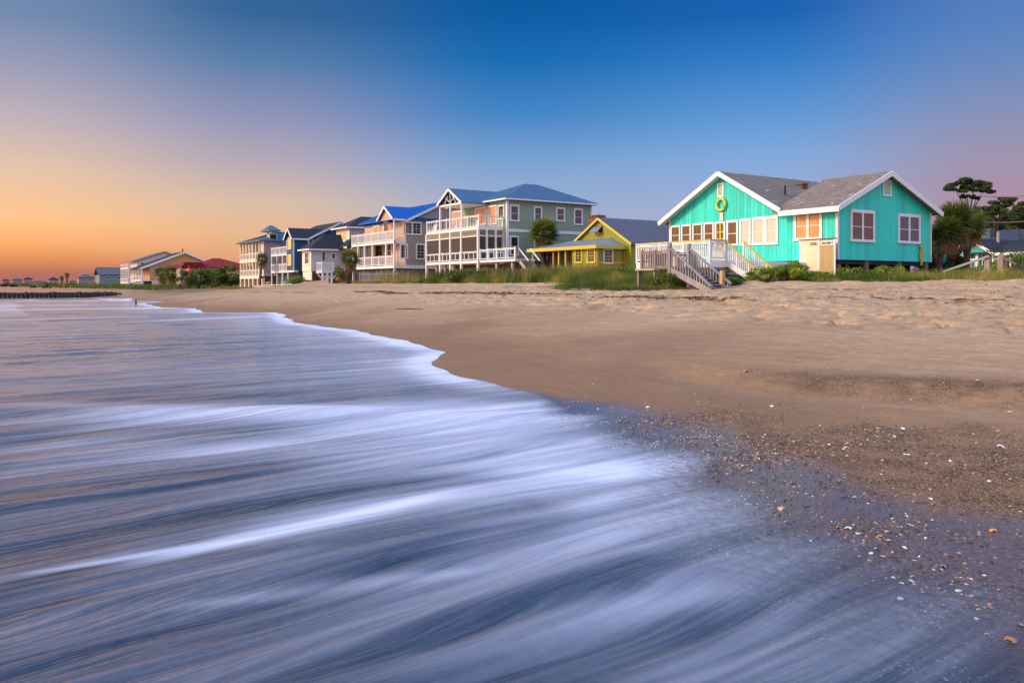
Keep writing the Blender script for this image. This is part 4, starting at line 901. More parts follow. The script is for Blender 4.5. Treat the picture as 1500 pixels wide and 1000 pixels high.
# ================================================================== LILAC-WHITE HOUSE WITH DARK ROOF
WY = 38.0; WX = X_(456, WY); WE = Z_(366, WX, WY); WF = Z_(397, WX, WY); WL = X_(443, WY); wyb = Y_(505, WX) + 1
wh = empty('white_house', (WX, WY, gz(WX, WY)), 'pale lilac white house with charcoal hipped roofs and arched white deck supports', 'house')
U_Y = Y_(512, WX + 1.5); UX = X_(512, U_Y); UE = Z_(334, UX, U_Y); UL = X_(493, U_Y); ub = Z_(357, UX, U_Y)
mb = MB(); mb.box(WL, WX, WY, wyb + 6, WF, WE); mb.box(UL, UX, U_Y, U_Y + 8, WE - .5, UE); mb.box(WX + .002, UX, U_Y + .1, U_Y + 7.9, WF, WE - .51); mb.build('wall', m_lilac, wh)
mb = MB(); mb.box(WL - .005, WX + .005, WY - .03, WY - .003, WF, WE - .02); mb.box(UL, UX, U_Y - .03, U_Y - .003, ub, UE); mb.build('front_wall', m_cream, wh)  # sea-facing sheets coloured warmer, as sunlit, than the side walls
mb = MB(); lzr = Z_(348, UL, U_Y); roof_hip(mb, WL - .5, WX + .5, WY - .5, wyb + 5, WE, lzr + .3, (WL + WX) / 2 - .3, (WL + WX) / 2 + .3, WY + 2.4, wyb + 3, .14)
roof_hip(mb, WX + .51, UX + 1.6, U_Y - 1.0, wyb + 5, WE + .3, lzr + .2, WX + .6, UX - .5, U_Y + .6, wyb + 4, .12)
roof_hip(mb, UL - .6, UX + .6, U_Y - .6, U_Y + 8.6, UE, Z_(318.5, X_(540, U_Y + 4), U_Y + 4), UL + 2.1, UX - 2.1, U_Y + 2.6, U_Y + 6, .15); mb.build('roof', m_roofdark, wh)
mb = MB(); mb.box(WL - .5, WX + .52, WY - .54, WY - .505, WE - .05, WE + .15); mb.box(WX + .505, WX + .54, WY - .5, U_Y - 1.1, WE - .05, WE + .15); mb.box(UL - .6, UX + .62, U_Y - .64, U_Y - .605, UE - .04, UE + .16); mb.box(UX + .605, UX + .64, U_Y - .6, U_Y + 8.5, UE - .04, UE + .16)
mb.box(UX + .52, UX + 1.62, U_Y - 1.05, U_Y - 1.005, WE + .2, WE + .42); mb.build('trim', m_white, wh)
win_px(wh, 'F', WY - .03, 447, 452.5, 370.5, 386, m_white, m_g_mauve, t=.18); win_px(wh, 'F', U_Y - .03, 497, 507.5, 338.5, 353, m_white, m_g_lit_gold, units=2, t=.2, sash=False)
win_px(wh, 'S', WX, 473, 475, 370, 381, m_g_brown, m_g_brown, t=.03); win_px(wh, 'S', WX, 486, 491, 372, 378, m_white, m_g_dark, t=.1)
wdy = WY + 1.4; wz_ = WF
mb = MB(); xd0, xd1 = X_(456, WY), X_(487, WY + .0); xd1 = min(xd1, xd0 + 9)
mb.box(WX + .003, WX + 2.2, WY + .6, Y_(488, WX + 2.2), wz_ - .25, wz_); dk = mb.build('deck', m_white, wh); yd = Y_(488, WX + 2.2)
mb = MB(); railing(mb, (WX + .1, WY + .65, wz_), (WX + 2.2, WY + .65, wz_), 1.1, .2, 2.2); railing(mb, (WX + 2.2, WY + .65, wz_), (WX + 2.2, yd, wz_), 1.1, .2, 1.8); mb.build('railing', m_white, dk)
for y in (WY + .8, (WY + yd) / 2 + .3, yd - .15):
    mb = MB(); g0 = gz(WX, y); mb.box(WX + 1.95, WX + 2.15, y - .11, y + .11, g0 - .4, wz_ - .26)
    for sg in (-1, 1): mb.beam((WX + 2.05, y + sg * .05, wz_ - 1.1), (WX + 2.05, y + sg * .75, wz_ - .3), .12, .14)
    mb.build('arched_post', m_white, wh)
mb = MB(); mb.box(WL + .05, WX - .05, WY + .05, WY + .15, gz(WX, WY) - .3, WF - .01); mb.build('skirting', m_cream, wh)
mb = MB(); mb.box(WX - .2, WX - .1, WY + .3, wyb + 4, gz(WX, WY) - .3, WF - .01); mb.build('brick_skirting', m_brownwood, wh)

# ================================================================== NAVY HOUSE
NY_ = 38.0; NX = X_(429.5, NY_); NE = Z_(349, NX, NY_); NF = Z_(396, NX, NY_); NL = X_(420, NY_); ny1 = Y_(452, NX); nym = Y_(499, NX); nzr = Z_(326, NX, nym)
nh = empty('navy_house', (NX, NY_, gz(NX, NY_)), 'dark navy blue house with white trim, dark roof and two lit yellow front windows', 'house')
mb = MB(); mb.box(NL, NX, NY_, ny1 - .003, NF, NE); mb.prism([(NL, NY_, NE + .001), (NX, NY_, NE + .001), ((NL + NX) / 2, NY_, NE + 1.35)], (0, .3, 0)); gable_wall_x(mb, ny1, 2 * nym - ny1, nym, NF, NE, nzr, NL - 7, NX); mb.build('wall', m_navy, nh)
mb = MB(); ns = (nzr - NE) / (nym - ny1); roof_gable_x(mb, ny1 - .4, 2 * nym - ny1 + .5, NE - .4 * ns, NE - .5 * ns, nym, nzr, NL - 7.4, NX + .4)
ngm = (NL + NX) / 2; roof_gable_y(mb, NL - .4, NX + .35, NE - .1, NE - .1, ngm, NE + 1.4, NY_ - .35, nym - 1, .12); mb.build('roof', m_roofdark, nh)
mb = MB(); rake(mb, (NL - .4, NY_ - .38, NE - .1), (ngm, NY_ - .38, NE + 1.4), .25); rake(mb, (ngm, NY_ - .381, NE + 1.4), (NX + .35, NY_ - .381, NE - .1), .25)
rake(mb, (NX + .43, ny1 - .4, NE - .4 * ns), (NX + .43, nym, nzr), .25); rake(mb, (NX + .431, nym, nzr), (NX + .431, 2 * nym - ny1 + .5, NE - .5 * ns), .25); mb.box(NX + .355, NX + .39, NY_ - .3, ny1 - .4, NE - .22, NE)
mb.box(NX + .004, NX + .05, NY_ - .02, NY_ + .15, NF, NE - .1); mb.box(NL - .1, NX + .06, NY_ - .06, NY_ - .004, NF - .25, NF); mb.box(NX + .004, NX + .3, NY_, Y_(436, NX), NF - .25, NF); mb.box(NL - .02, NL + .12, NY_ - .05, NY_ - .004, NF + .01, NE - .1); mb.build('trim', m_white, nh)
win_px(nh, 'F', NY_, 422.2, 426.5, 350, 364.5, m_creamboard, m_g_lit_gold, t=.12, sash=False); win_px(nh, 'F', NY_, 422.2, 426.5, 374.5, 388, m_creamboard, m_g_lit_gold, t=.12, sash=False)
win_px(nh, 'S', NX, 453, 462, 351.5, 360, m_white, m_g_dark, t=.2, units=2)
nbl = X_(398, NY_ + .3)
for nm, z, h in (('lower_balcony', NF, 1.0), ('upper_balcony', Z_(371, NL, NY_), 1.0)):
    mb = MB(); mb.box(nbl, NL - .003, NY_ + .2, NY_ + 3.2, z - .25, z); dk = mb.build(nm, m_white, nh)
    mb = MB(); railing(mb, (nbl, NY_ + .25, z), (NL, NY_ + .25, z), h, .2, 1.8); mb.build('railing', m_white, dk)
for k in range(4): x = nbl + .1 + (NL - nbl - .3) * k / 3; MB().box(x - .1, x + .1, NY_ + .21, NY_ + .4, gz(x, NY_) - .3, Z_(371, NL, NY_) - .26).build('column', m_white, nh)
mb = MB(); mb.box(nbl + .2, NL - .01, NY_ + 1.6, NY_ + 1.7, NF, Z_(371, NL, NY_) - .26); mb.build('screen', m_g_dark, nh)
mb = MB(); mb.box(nbl, NX - .2, NY_ + 1.0, NY_ + 1.1, gz(NX, NY_) - .3, NF - .26); mb.box(NX - .3, NX - .2, NY_ + 1.11, nym, gz(NX, NY_) - .3, NF - .26); mb.build('skirting', m_darkblue, nh)

# ================================================================== PINK HOUSE WITH CUPOLA
KY = 38.0; KX = X_(384, KY); KE = Z_(353, KX, KY); KF = Z_(404, KX, KY); KL = X_(351.5, KY); km = Z_(379, KX, KY); kyb = Y_(421, KX) + 5
kh = empty('pink_house', (KX, KY, gz(KX, KY)), 'pale pink three level house with white colonnaded galleries and square roof cupola', 'house')
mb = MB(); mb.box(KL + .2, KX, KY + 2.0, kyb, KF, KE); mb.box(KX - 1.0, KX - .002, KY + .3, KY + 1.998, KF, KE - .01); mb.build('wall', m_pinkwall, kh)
mb = MB(); mb.box(KX - 1.6, KX + .01, KY + .24, KY + .297, KF, KE); mb.box(KL + .3, KX - 1.7, KY + 1.94, KY + 1.997, KF, KE); mb.build('front_wall', m_pinkw, kh)  # sunlight put into the lighter, warmer colour of the sea-facing sheets
mb = MB(); kr = Z_(341, KX - 4, KY + 8); roof_hip(mb, KL - .6, KX + .6, KY - .6, kyb + .6, KE, kr, KL + 4.5, KX - 4, KY + 5, kyb - 5, .15); mb.build('roof', m_roofsteel, kh)
ccx0, ccx1 = KX - 2.9, KX - .25; ccy0 = KY + 1.6; cy1 = Y_(402, ccx1); cz1 = Z_(339, ccx1, ccy0)
mb = MB(); mb.box(ccx0, ccx1, ccy0, cy1, KE - .2, cz1); cup = mb.build('cupola', m_pinkw, kh); mb = MB(); roof_hip(mb, ccx0 - .8, ccx1 + .8, ccy0 - .8, cy1 + .8, cz1, cz1 + 1.0, (ccx0 + ccx1) / 2 - .2, (ccx0 + ccx1) / 2 + .2, (ccy0 + cy1) / 2 - .2, (ccy0 + cy1) / 2 + .2, .14); mb.build('cupola_roof', m_roofsteel, cup)
window(cup, 'S', ccx1, ccy0 + .7, cy1 - .7, cz1 - 1.15, cz1 - .45, m_white, m_g_dark, sash=False, units=1)
for nm, z, zt_ in (('lower_gallery', KF, km - .3), ('upper_gallery', km, KE - .05)):
    mb = MB(); mb.box(KL, KX - 1.65, KY, KY + 1.93, z - .3, z); mb.box(KL, KX - 1.6, KY - .05, KY - .003, z - .4, z + .02); dk = mb.build(nm, m_cream, kh)
    mb = MB(); railing(mb, (KL, KY + .06, z), (KX - 1.65, KY + .06, z), 1.0, .24, 20, posts=False); mb.build('railing', m_white, dk)
    for i in range(7): x = KL + .15 + (KX - 1.9 - KL) * i / 6; MB().box(x - .13, x + .13, KY + .0, KY + .26, z + .02, zt_).build('column', m_cream, dk)
for i in range(6): x = KL + 1.3 + i * 1.75; window(kh, 'F', KY + 1.94, x, x + .8, km + .3, km + 2.3, m_cream, m_g_brown, sash=False); window(kh, 'F', KY + 1.94, x, x + .8, KF + .3, KF + 2.3, m_cream, m_g_dark, sash=False)
for i in range(6): x = KL + .2 + (KX - .4 - KL) * i / 5; MB().box(x - .2, x + .2, KY + .0, KY + .4, gz(x, KY) - .5, KF - .42).build('pile', m_cream, kh)
mb = MB(); mb.box(KL + .5, KX - .3, KY + 2.2, KY + 2.3, gz(KX, KY) - .5, KF - .01); mb.box(KX - .2, KX - .1, KY + .5, kyb, gz(KX, KY) - .5, KF - .01); mb.build('skirting', m_brownwood, kh)
MB().box(KX + .004, KX + .06, KY + .3, kyb, KF, KF + .35).build('belt_trim', m_lilac, kh)

# ================================================================== RED-ROOFED HOUSE
RXs = -185.0; ry0, rym, ry1 = Y_(291, RXs), Y_(323, RXs), Y_(352, RXs); rze = Z_(392.5, RXs, ry0); rzr = Z_(377.5, RXs - 3, rym)
rh = empty('red_roofed_house', (RXs, ry0, gz(RXs, ry0)), 'low sand coloured house with bright red hipped roof behind dark bushes', 'house')
g0 = gz(RXs, ry0) - .5
MB().box(RXs - 14, RXs, ry0 + .4, ry1 + 3, g0, rze).build('wall', m_tanstucco, rh)
mb = MB(); roof_hip(mb, RXs - 14.6, RXs + .6, ry0 - .3, ry1 + 3.6, rze, rzr, RXs - 7.4, RXs - 6.6, rym, rym + 1.5, .15); mb.build('roof', m_roofred, rh)
yw0 = Y_(262, RXs); mb = MB(); roof_gable_x(mb, yw0 - .2, yw0 + 4.4, rze, rze, yw0 + 2.1, Z_(385.5, RXs, yw0 + 2), RXs - 12, RXs + .4); mb.prism([(RXs - 2, yw0 + 1, rze), (RXs + .2, yw0 + 1, rze), (RXs + .2, yw0 + 1, rze + 1.2), (RXs - 2, yw0 + 1, rze + 1.2)], (0, ry0 - yw0, 0)); mb.build('porch_roof', m_roofred, rh)
mb = MB(); mb.box(RXs - 12, RXs - .3, yw0 + .3, yw0 + 3.9, g0, rze - .01); mb.build('porch_wall', m_tanstucco, rh)
window(rh, 'S', RXs - .3, yw0 + 1.2, yw0 + 2.2, rze - 2.0, rze - .4, m_white, m_g_dark); window(rh, 'S', RXs, rym - 1, rym + .6, rze - 1.8, rze - .4, m_tanstucco, m_g_dark)
for y in (yw0 + .1, ry0): MB().box(RXs + .1, RXs + .3, y - .1, y + .1, g0, rze - .02).build('porch_post', m_cream, rh)
bxx, byy = P_(276.5, 168); mb = MB(); zc = Z_(397, bxx, byy)
mb.add(*(lambda: ([(bxx + .55 * math.sin(t) * math.cos(p), byy + .55 * math.sin(t) * math.sin(p), zc + .6 * math.cos(t)) for t in [math.pi * i / 8 for i in range(9)] for p in [2 * math.pi * j / 12 for j in range(12)]], [(i * 12 + j, i * 12 + (j + 1) % 12, (i + 1) * 12 + (j + 1) % 12, (i + 1) * 12 + j) for i in range(8) for j in range(12)]))())
mb.tube([(bxx, byy, zc + .58), (bxx, byy, zc + 1.2)], .03, 5); mb.tube([(bxx, byy, zc - .55), (bxx, byy, zc - .75)], .12, 6); mb.build('hanging_float', m_coral, smooth=True, label='bright coral red ball hanging under the low red porch roof', cat='float')

# ================================================================== OCHRE GABLED HOUSE
OX = -235.0; oy0, oym, oy1 = Y_(204, OX), Y_(270, OX), Y_(300, OX) + 3; ozr = Z_(370, OX, oym); oze = Z_(394, OX, oy0); os_ = (ozr - oze) / (oym - oy0); oyw = Y_(219, OX)
oh = empty('ochre_house', (OX, oyw, gz(OX, oyw)), 'ochre house with one broad asymmetric gable and dark front roof slope', 'house')
g0 = gz(OX, oyw) - .8; fl = Z_(410, OX, oyw)
mb = MB(); mb.prism([(OX, oyw, fl), (OX, oy1, fl), (OX, oy1, ozr - os_ * (oy1 - oym)), (OX, oym, ozr), (OX, oyw, ozr - os_ * (oym - oyw))], (-14, 0, 0)); mb.build('wall', m_ochre, oh)
mb = MB(); roof_gable_x(mb, oy0, oy1 + .6, oze, ozr - os_ * (oy1 + .6 - oym), oym, ozr, OX - 14.5, OX + .7, .3); mb.build('roof', m_roofdark, oh)
mb = MB(); rake(mb, (OX + .75, oy0, oze + .05), (OX + .75, oym, ozr + .05), .5, .1); rake(mb, (OX + .751, oym, ozr + .05), (OX + .751, oy1 + .6, ozr - os_ * (oy1 + .6 - oym)), .5, .1); mb.build('trim', m_white, oh)
mb = MB(); mb.tube([(OX - 2, oym, ozr), (OX - 2, oym, ozr + 1.1)], .15, 6); mb.build('flue_pipe', m_dark, oh)
mb = MB(); mb.box(OX - 12, OX, oy0 + .4, oyw - .003, fl - .3, fl); dk = mb.build('porch_floor', m_white, oh)
mb = MB(); railing(mb, (OX - 12, oy0 + .45, fl), (OX, oy0 + .45, fl), 1.0, .4, 3); railing(mb, (OX, oy0 + .45, fl), (OX, oyw, fl), 1.0, .4, 3); mb.build('railing', m_white, dk)
for x in (OX - 12, OX - 8, OX - 4, OX): MB().box(x - .15, x + .15, oy0 + .5, oy0 + .8, g0, oze).build('porch_post', m_white, oh)
MB().box(OX + .01, OX + .1, oyw + 1, oyw + 5, fl - .2, fl + 1.6).build('lit_panel', m_plywood, oh)
window(oh, 'S', OX, oyw + 1.2, oyw + 3.0, fl + 2.0, fl + 3.2, m_white, m_g_mauve)
mb = MB(); mb.box(OX - 12, OX - .5, oyw + .5, oyw + .6, g0, fl - .31); mb.build('skirting', m_dark, oh)

# ================================================================== CREAM HOUSE WITH BLUE ROOF
CXs = -300.0; cy0 = Y_(198, CXs); cym = Y_(241, CXs); cf = Z_(392, CXs, Y_(202, CXs)); cze = Z_(383, CXs, cy0); czr = Z_(369.5, CXs, cym)
ch = empty('cream_house', (CXs, cy0, gz(CXs, cy0)), 'cream house with teal blue roof and white porch, left of the ochre gable', 'house')
g0 = gz(CXs, cy0) - 1; cw = Y_(201, CXs)
cs_ = (czr - cze) / (cym - cy0)
mb = MB(); gable_wall_x(mb, cw, 2 * cym - cw, cym, g0 + 2, cze + cs_ * (cw - cy0), czr, CXs - 14, CXs); mb.build('wall', m_pinkw, ch)
mb = MB(); roof_gable_x(mb, cy0 - .5, 2 * cym - cy0, cze - .5 * cs_, cze, cym, czr, CXs - 14.5, CXs + .8, .3); mb.build('roof', m_roofsteel, ch)
mb = MB(); p0_ = Y_(187.5, CXs); mb.box(CXs - 16, CXs, p0_, cw - .003, cf - .4, cf); mb.box(CXs - 16, CXs, p0_, cw - .004, cf - 5.2, cf - 4.8); dk = mb.build('porch', m_white, ch)
mb = MB(); railing(mb, (CXs - 16, p0_, cf), (CXs, p0_, cf), 1.2, .6, 3); railing(mb, (CXs, p0_, cf), (CXs, cw, cf), 1.2, .6, 2); railing(mb, (CXs - 16, p0_, cf - 4.8), (CXs, p0_, cf - 4.8), 1.2, .6, 3); railing(mb, (CXs, p0_, cf - 4.8), (CXs, cw, cf - 4.8), 1.2, .6, 2); mb.build('railing', m_white, dk)
for i in range(6): x = CXs - 15.8 + 15.6 * i / 5; MB().box(x - .15, x + .15, p0_, p0_ + .3, g0, cf - .41).build('column', m_white, ch)
for k in range(2): window(ch, 'S', CXs, cw + 1 + k * 3, cw + 2.3 + k * 3, cze - 2.2, cze - .4, m_white, m_g_dark, t=.15)
mb = MB(); mb.box(CXs - 14, CXs - .2, cw, cw + .1, g0, g0 + 1.99); mb.build('skirting', m_dark, ch)

# ================================================================== FAR HOUSES
def far_house(px0, px1, d, zt, ze, zb, roofm, wallm, label, gable='y', name='far_house', group=None, front=.35):
    """a house far down the shore; px0..px1 outline, zt/ze/zb rows of ridge, eave and base"""
    xm_, ym_ = P_((px0 + px1) / 2, d); wtot = (px1 - px0) / F * d; k = abs(RX) ; dx = wtot * front / RX if False else wtot * .9; dy = wtot * .75
    x0, x1, y0, y1 = xm_ - dx / 2, xm_ + dx / 2, ym_ - dy / 2, ym_ + dy / 2
    Zr, Zw, Zb = (EYE + (H - q) * d / F for q in (zt, ze, zb))
    t = empty(name, (xm_, ym_, Zb), label, 'house', group)
    MB().box(x0, x1, y0, y1, Zb - 1.5, Zw).build('wall', wallm, t)
    mb = MB(); o_ = .05 * wtot
    if gable == 'y': roof_gable_y(mb, x0 - o_, x1 + o_, Zw, Zw, (x0 + x1) / 2, Zr, y0 - o_, y1 + o_, .3)
    else: roof_hip(mb, x0 - o_, x1 + o_, y0 - o_, y1 + o_, Zw, Zr, xm_ - dx * .15, xm_ + dx * .15, ym_ - dy * .1, ym_ + dy * .1, .3)
    mb.build('roof', roofm, t)
    h_ = Zw - Zb
    for i in range(2):
        a = y0 + dy * (.22 + .42 * i); window(t, 'S', x1, a, a + dy * .14, Zb + h_ * .45, Zb + h_ * .75, m_white, m_g_dark, t=.1, sash=False)
        a = x0 + dx * (.22 + .42 * i); window(t, 'F', y0, a, a + dx * .14, Zb + h_ * .45, Zb + h_ * .75, m_white, m_g_dark, t=.1, sash=False)
    return t
far_house(139, 186, 400, 392.3, 403, 413, m_roofslate, m_bluewall, 'pale blue house with slate blue roof, left of the cream porch house', 'y')
far_house(112, 139, 480, 401.5, 407, 415, m_roofslate, m_greywall, 'low grey house with dark blue roof in far dunes beside twin palms', 'h')
for i, (a, c_, t_, e_, b_, lb) in enumerate([(3, 14, 408.5, 411, 419, 'tiny hipped house, leftmost on the far shore skyline'), (17, 33, 407, 410, 419, 'tiny distant house with broad hipped roof, second from the left'), (34, 48, 406, 409, 419, 'tiny distant house with a pointed roof, tallest of the left skyline'), (48, 66, 411, 413, 419, 'tiny low long roofed house in the middle of the far skyline'), (70, 86, 406, 410, 419, 'tiny pale distant house just left of the twin palms')]):
    far_house(a, c_, 700, t_, e_, b_, m_roofslate if i % 2 else m_roofdark, m_greywall, lb, 'h')
far_house(160, 186, 430, 397, 404, 414, m_roofdark, m_greywall, 'dark roofed annexe just behind the pale blue far house', 'h')
far_house(100, 112, 620, 410, 413, 419, m_roofslate, m_greywall, 'tiny low house between the twin palms and the low grey house', 'h')
far_house(57, 72, 800, 412.5, 414.5, 419, m_roofdark, m_greywall, 'faintest low house between the middle of the far skyline and the pale one', 'h')

# ================================================================== HOUSES ON THE RIGHT
QY = 82.0
def px2(px, y): return X_(px, y)
q0, q1, qm = X_(1398, 76), X_(1452, 76), X_(1421, 76); qe = Z_(372, q1, 76); qr = Z_(351, qm, 76); qb = Z_(398, q1, 76)
qh = empty('porch_cottage', (q1, 76, gz(q1, 76)), 'small turquoise porch cottage with dark roof behind the handrail at right', 'house')
mb = MB(); mb.box(q0 + .4, q1 - .4, 78, 90, qb, qe); mb.prism([(q0 + .4, 76.2, qe), (q1 - .4, 76.2, qe), (qm, 76.2, qr - .1)], (0, .3, 0)); mb.box(q1 - .41, X_(1500, 76) + 3, 79, 90, qb, qe - .01); mb.build('wall', m_teal2, qh)
mb = MB(); roof_gable_y(mb, q0, q1 + .3, qe + .35, qe, qm, qr, 75.8, 92, .16); roof_gable_x(mb, 76, 92, qe, qe, 84, Z_(352, q1, 84), qm, X_(1500, 76) + 4, .16); qrf = mb.build('roof', m_roofdark, qh)
mb = MB(); rake(mb, (q0, 75.75, qe + .35), (qm, 75.75, qr), .25); rake(mb, (qm, 75.751, qr), (q1 + .3, 75.751, qe), .25); mb.box(q1 + .3, X_(1500, 76) + 4, 75.9, 75.97, qe - .15, qe + .1); mb.build('trim', m_white, qh)
mb = MB(); mb.tube([(X_(1462, 80), 80, qe + .8), (X_(1462, 80), 80, qe + 2.2)], .13, 8); mb.build('vent_pipe', m_palepile, qrf)
for p in (1406, 1431, 1454): x = X_(p, 76.3); MB().box(x - .1, x + .1, 76.25, 76.45, gz(x, 76) - .2, qe).build('porch_post', m_white, qh)
mb = MB(); railing(mb, (X_(1406, 76.4), 76.4, qb), (X_(1480, 76.4), 76.4, qb), 1.2, .32, 4); mb.build('railing', m_white, qh)
mb = MB(); mb.box(X_(1400, 76), X_(1482, 76), 76.2, 78, qb - .3, qb - .01); mb.build('porch_floor', m_white, qh)
window(qh, 'F', 78, X_(1440, 78), X_(1447, 78), qb + .2, qb + 2.0, m_white, m_g_dark, t=.12)
window(qh, 'F', 78, X_(1412, 78), X_(1422, 78), qb + .8, qb + 2.0, m_white, m_g_dark, t=.12)
big = empty('navy_roofed_hall', (X_(1470, 100), 100, 1.8), 'large dark building whose long blue grey roof rises behind the turquoise porch cottage', 'house')
b0, b1 = X_(1428, 100), X_(1500, 100) + 22; be = Z_(366, b0, 100); br_ = Z_(339, b0, 106)
MB().box(b0, b1, 101, 112, 1.4, be).build('wall', m_darkblue, big)
mb = MB(); roof_gable_x(mb, 100, 113, be, be, 106.5, br_, b0 - .5, b1, .2); brf = mb.build('roof', shingle('blue_grey_shingles', (.035, .05, .075), .2), big)
mb = MB(); x = X_(1447, 104); mb.box(x - .5, x + .5, 103.5, 104.5, be, br_ + .3); mb.build('chimney', m_roofslate, brf)
# turquoise board screen beside the cottage
fy = 50.5; fx0, fx1 = X_(1379, fy), X_(1398, fy)
ts = empty('board_screen', (fx0, fy, gz(fx0, fy)), 'turquoise board screen standing behind the leaning palm trunk', 'screen')
MB().box(fx0, fx1, fy, fy + .06, gz(fx0, fy) - .1, Z_(372, fx1, fy)).build('boards', m_teal, ts); MB().box(fx1 + .002, fx1 + .14, fy - .04, fy + .1, gz(fx0, fy) - .1, Z_(371, fx1, fy)).build('post', m_teal, ts)
# galvanised handrail on timber posts
hy = 36.6; A1 = Vector((X_(1382, hy), hy, Z_(398, X_(1382, hy), hy))); B1 = Vector((X_(1449, hy), hy, Z_(375, X_(1449, hy), hy)))
A2 = Vector((X_(1391, hy), hy, Z_(413, X_(1391, hy), hy))); B2 = Vector((X_(1445, hy), hy, Z_(396, X_(1445, hy), hy)))
hr = empty('handrail', (A2.x, hy, gz(A2.x, hy)), 'sloping galvanised handrail on square timber posts at the beach access', 'handrail')
mb = MB(); mb.beam(A1, B1, .09, .09); mb.build('top_rail', m_silver, hr); mb = MB(); mb.beam(A2, B2, .08, .08); mb.build('lower_rail', m_silver, hr)
for p, t0 in ((1387.5, 397), (1446.5, 376), (1466, 374)):
    x = X_(p, hy + .12); MB().box(x - .11, x + .11, hy + .06, hy + .28, gz(x, hy) - .3, Z_(t0, x, hy + .1)).build('post', m_plywood if p < 1400 else m_oldwood, hr)
mb = MB(); mb.beam((X_(1468, hy), hy + .1, Z_(377, X_(1468, hy), hy)), (X_(1487, hy), hy + .1, Z_(387, X_(1487, hy), hy)), .07, .07); mb.build('short_rail', m_pile, hr)
# white lattice bench under the cottage edge
lx, ly = P_(1335, 48.5); lb = empty('garden_bench', (lx, ly, gz(lx, ly)), 'pale green white lattice bench half hidden below the turquoise side wall', 'bench')
mb = MB(); zz = gz(lx, ly)
for i in range(11): mb.box(lx - .02, lx, ly - .8 + i * .16, ly - .77 + i * .16, zz + .15, zz + .72)
for k in (.2, .45, .72): mb.box(lx - .03, lx + .01, ly - .85, ly + .85, zz + k - .02, zz + k + .02)
mb.build('backrest', m_white, lb); MB().box(lx + .02, lx + .45, ly - .85, ly + .85, zz + .32, zz + .36).build('seat', m_white, lb)
for dy in (-.78, .74): MB().box(lx + .38, lx + .43, ly + dy, ly + dy + .05, zz - .1, zz + .32).build('leg', m_white, lb)
lx, ly = P_(1418, 58); garden_chair(lx, ly, gz(lx, ly), R(140), 'white garden chair on the grass between handrail and porch cottage', m_white)
# bicycle-like small planter skipped; power lines
def wire(name, pts, label):
    p0, p1 = Vector(pts[0]), Vector(pts[1]); n = 14; q = [p0.lerp(p1, i / n) - Vector((0, 0, .5 * 4 * (i / n) * (1 - i / n) * .6)) for i in range(n + 1)]
    mb = MB(); mb.tube(q, .035, 5); mb.build(name, m_wire, label=label, cat='power line', smooth=True)
def pt(px, py, d): x, y = P_(px, d); return (x, y, EYE + (H - py) * d / F)
wire('power_line', (pt(1440, 287.5, 80), pt(1560, 276, 62)), 'thin upper power line crossing the sky right of the pine')
wire('power_line', (pt(1432, 324, 80), pt(1560, 315, 62)), 'thin lower power line in front of the dark pines')

# ================================================================== GROIN, LOUNGERS, PEOPLE, FAR BITS
gxx = -121.0; gr = empty('groin', (gxx, 6, 0), 'low dark timber groin running into the sea at the far left', 'groin')
zt = Z_(428.2, gxx, Y_(20, gxx)); ya, yb = Y_(-60, gxx), Y_(178, gxx)
mb = MB(); n = int((yb - ya) / .5)
for i in range(n): y = ya + .5 * i; tt = max(0, (y - 6) / (yb - 6)); mb.box(gxx - .12, gxx + .06 * (i % 2), y, y + .47, -.8, zt + random.uniform(-.05, .04) + .0 * tt)
mb.build('planks', m_groin, gr)
mb = MB(); mb.box(gxx + .07, gxx + .25, ya, yb, zt - .35, zt - .12); mb.build('wale', m_groin, gr)
y = ya + 1
while y < yb: MB().tube([(gxx + .35, y, -.9), (gxx + .35, y, zt + .08)], .17, 8).build('post', m_groin, gr); y += 3.0
px_, py_ = G_(199, 446.5); MB().tube([(px_, py_, -.3), (px_, py_, .42)], .07, 8).build('marker_post', m_groin, label='thin dark post standing alone in the far shallow water', cat='post')
# sun loungers
def lounger(px, d, label, rz):
    x, y = P_(px, d); z = gz(x, y); t = empty('sun_lounger', (x, y, z), label, 'sun lounger', 'loungers in front of the navy house', rz)
    def part(name, bs):
        me = MB()
        for b_ in bs: me.beam(*b_)
        m = bpy.data.meshes.new(name); m.from_pydata([tuple(p) for p in me.v], [], me.f); m.materials.append(m_cream); o = bpy.data.objects.new(name, m); C.objects.link(o); o.parent = t
    part('seat', [((-.32, -1.0 + i * .14, .38), (.32, -1.0 + i * .14, .38), .11, .03) for i in range(9)])
    part('backrest', [((-.32, .26 + i * .10, .40 + i * .12), (.32, .26 + i * .10, .40 + i * .12), .10, .04) for i in range(7)])
    for sx in (-.3, .3):
        part('leg', [((sx, -.9, 0), (sx, -.9, .37), .06, .06)]); part('leg', [((sx, .25, 0), (sx, .25, .37), .06, .06)]); part('armrest', [((sx, -.4, .62), (sx, .5, .62), .09, .03)])
lounger(388, 112, 'pale slatted lounger by the palm trunk before the pink house', R(40)); lounger(396, 111, 'pale slatted lounger with its back raised highest, middle one of three', R(75)); lounger(413, 110, 'pale slatted lounger on its own below the navy house balcony', R(60))
x0_, x1_ = X_(372, 33.6), X_(428, 33.6)
t = empty('low_fence', (x0_, 33.6, gz(x0_, 33.6)), 'low white criss cross fence along the dune edge below the loungers', 'fence')
mb = MB(); n = 60
for i in range(n):
    x = x0_ + (x1_ - x0_) * i / n; z = gz(x, 33.6); s_x = (x1_ - x0_) / n; mb.beam((x, 33.6, z), (x + s_x, 33.6, z + .55), .03, .07, (0, 1, 0)); mb.beam((x + s_x, 33.65, z), (x, 33.65, z + .55), .03, .07, (0, 1, 0))
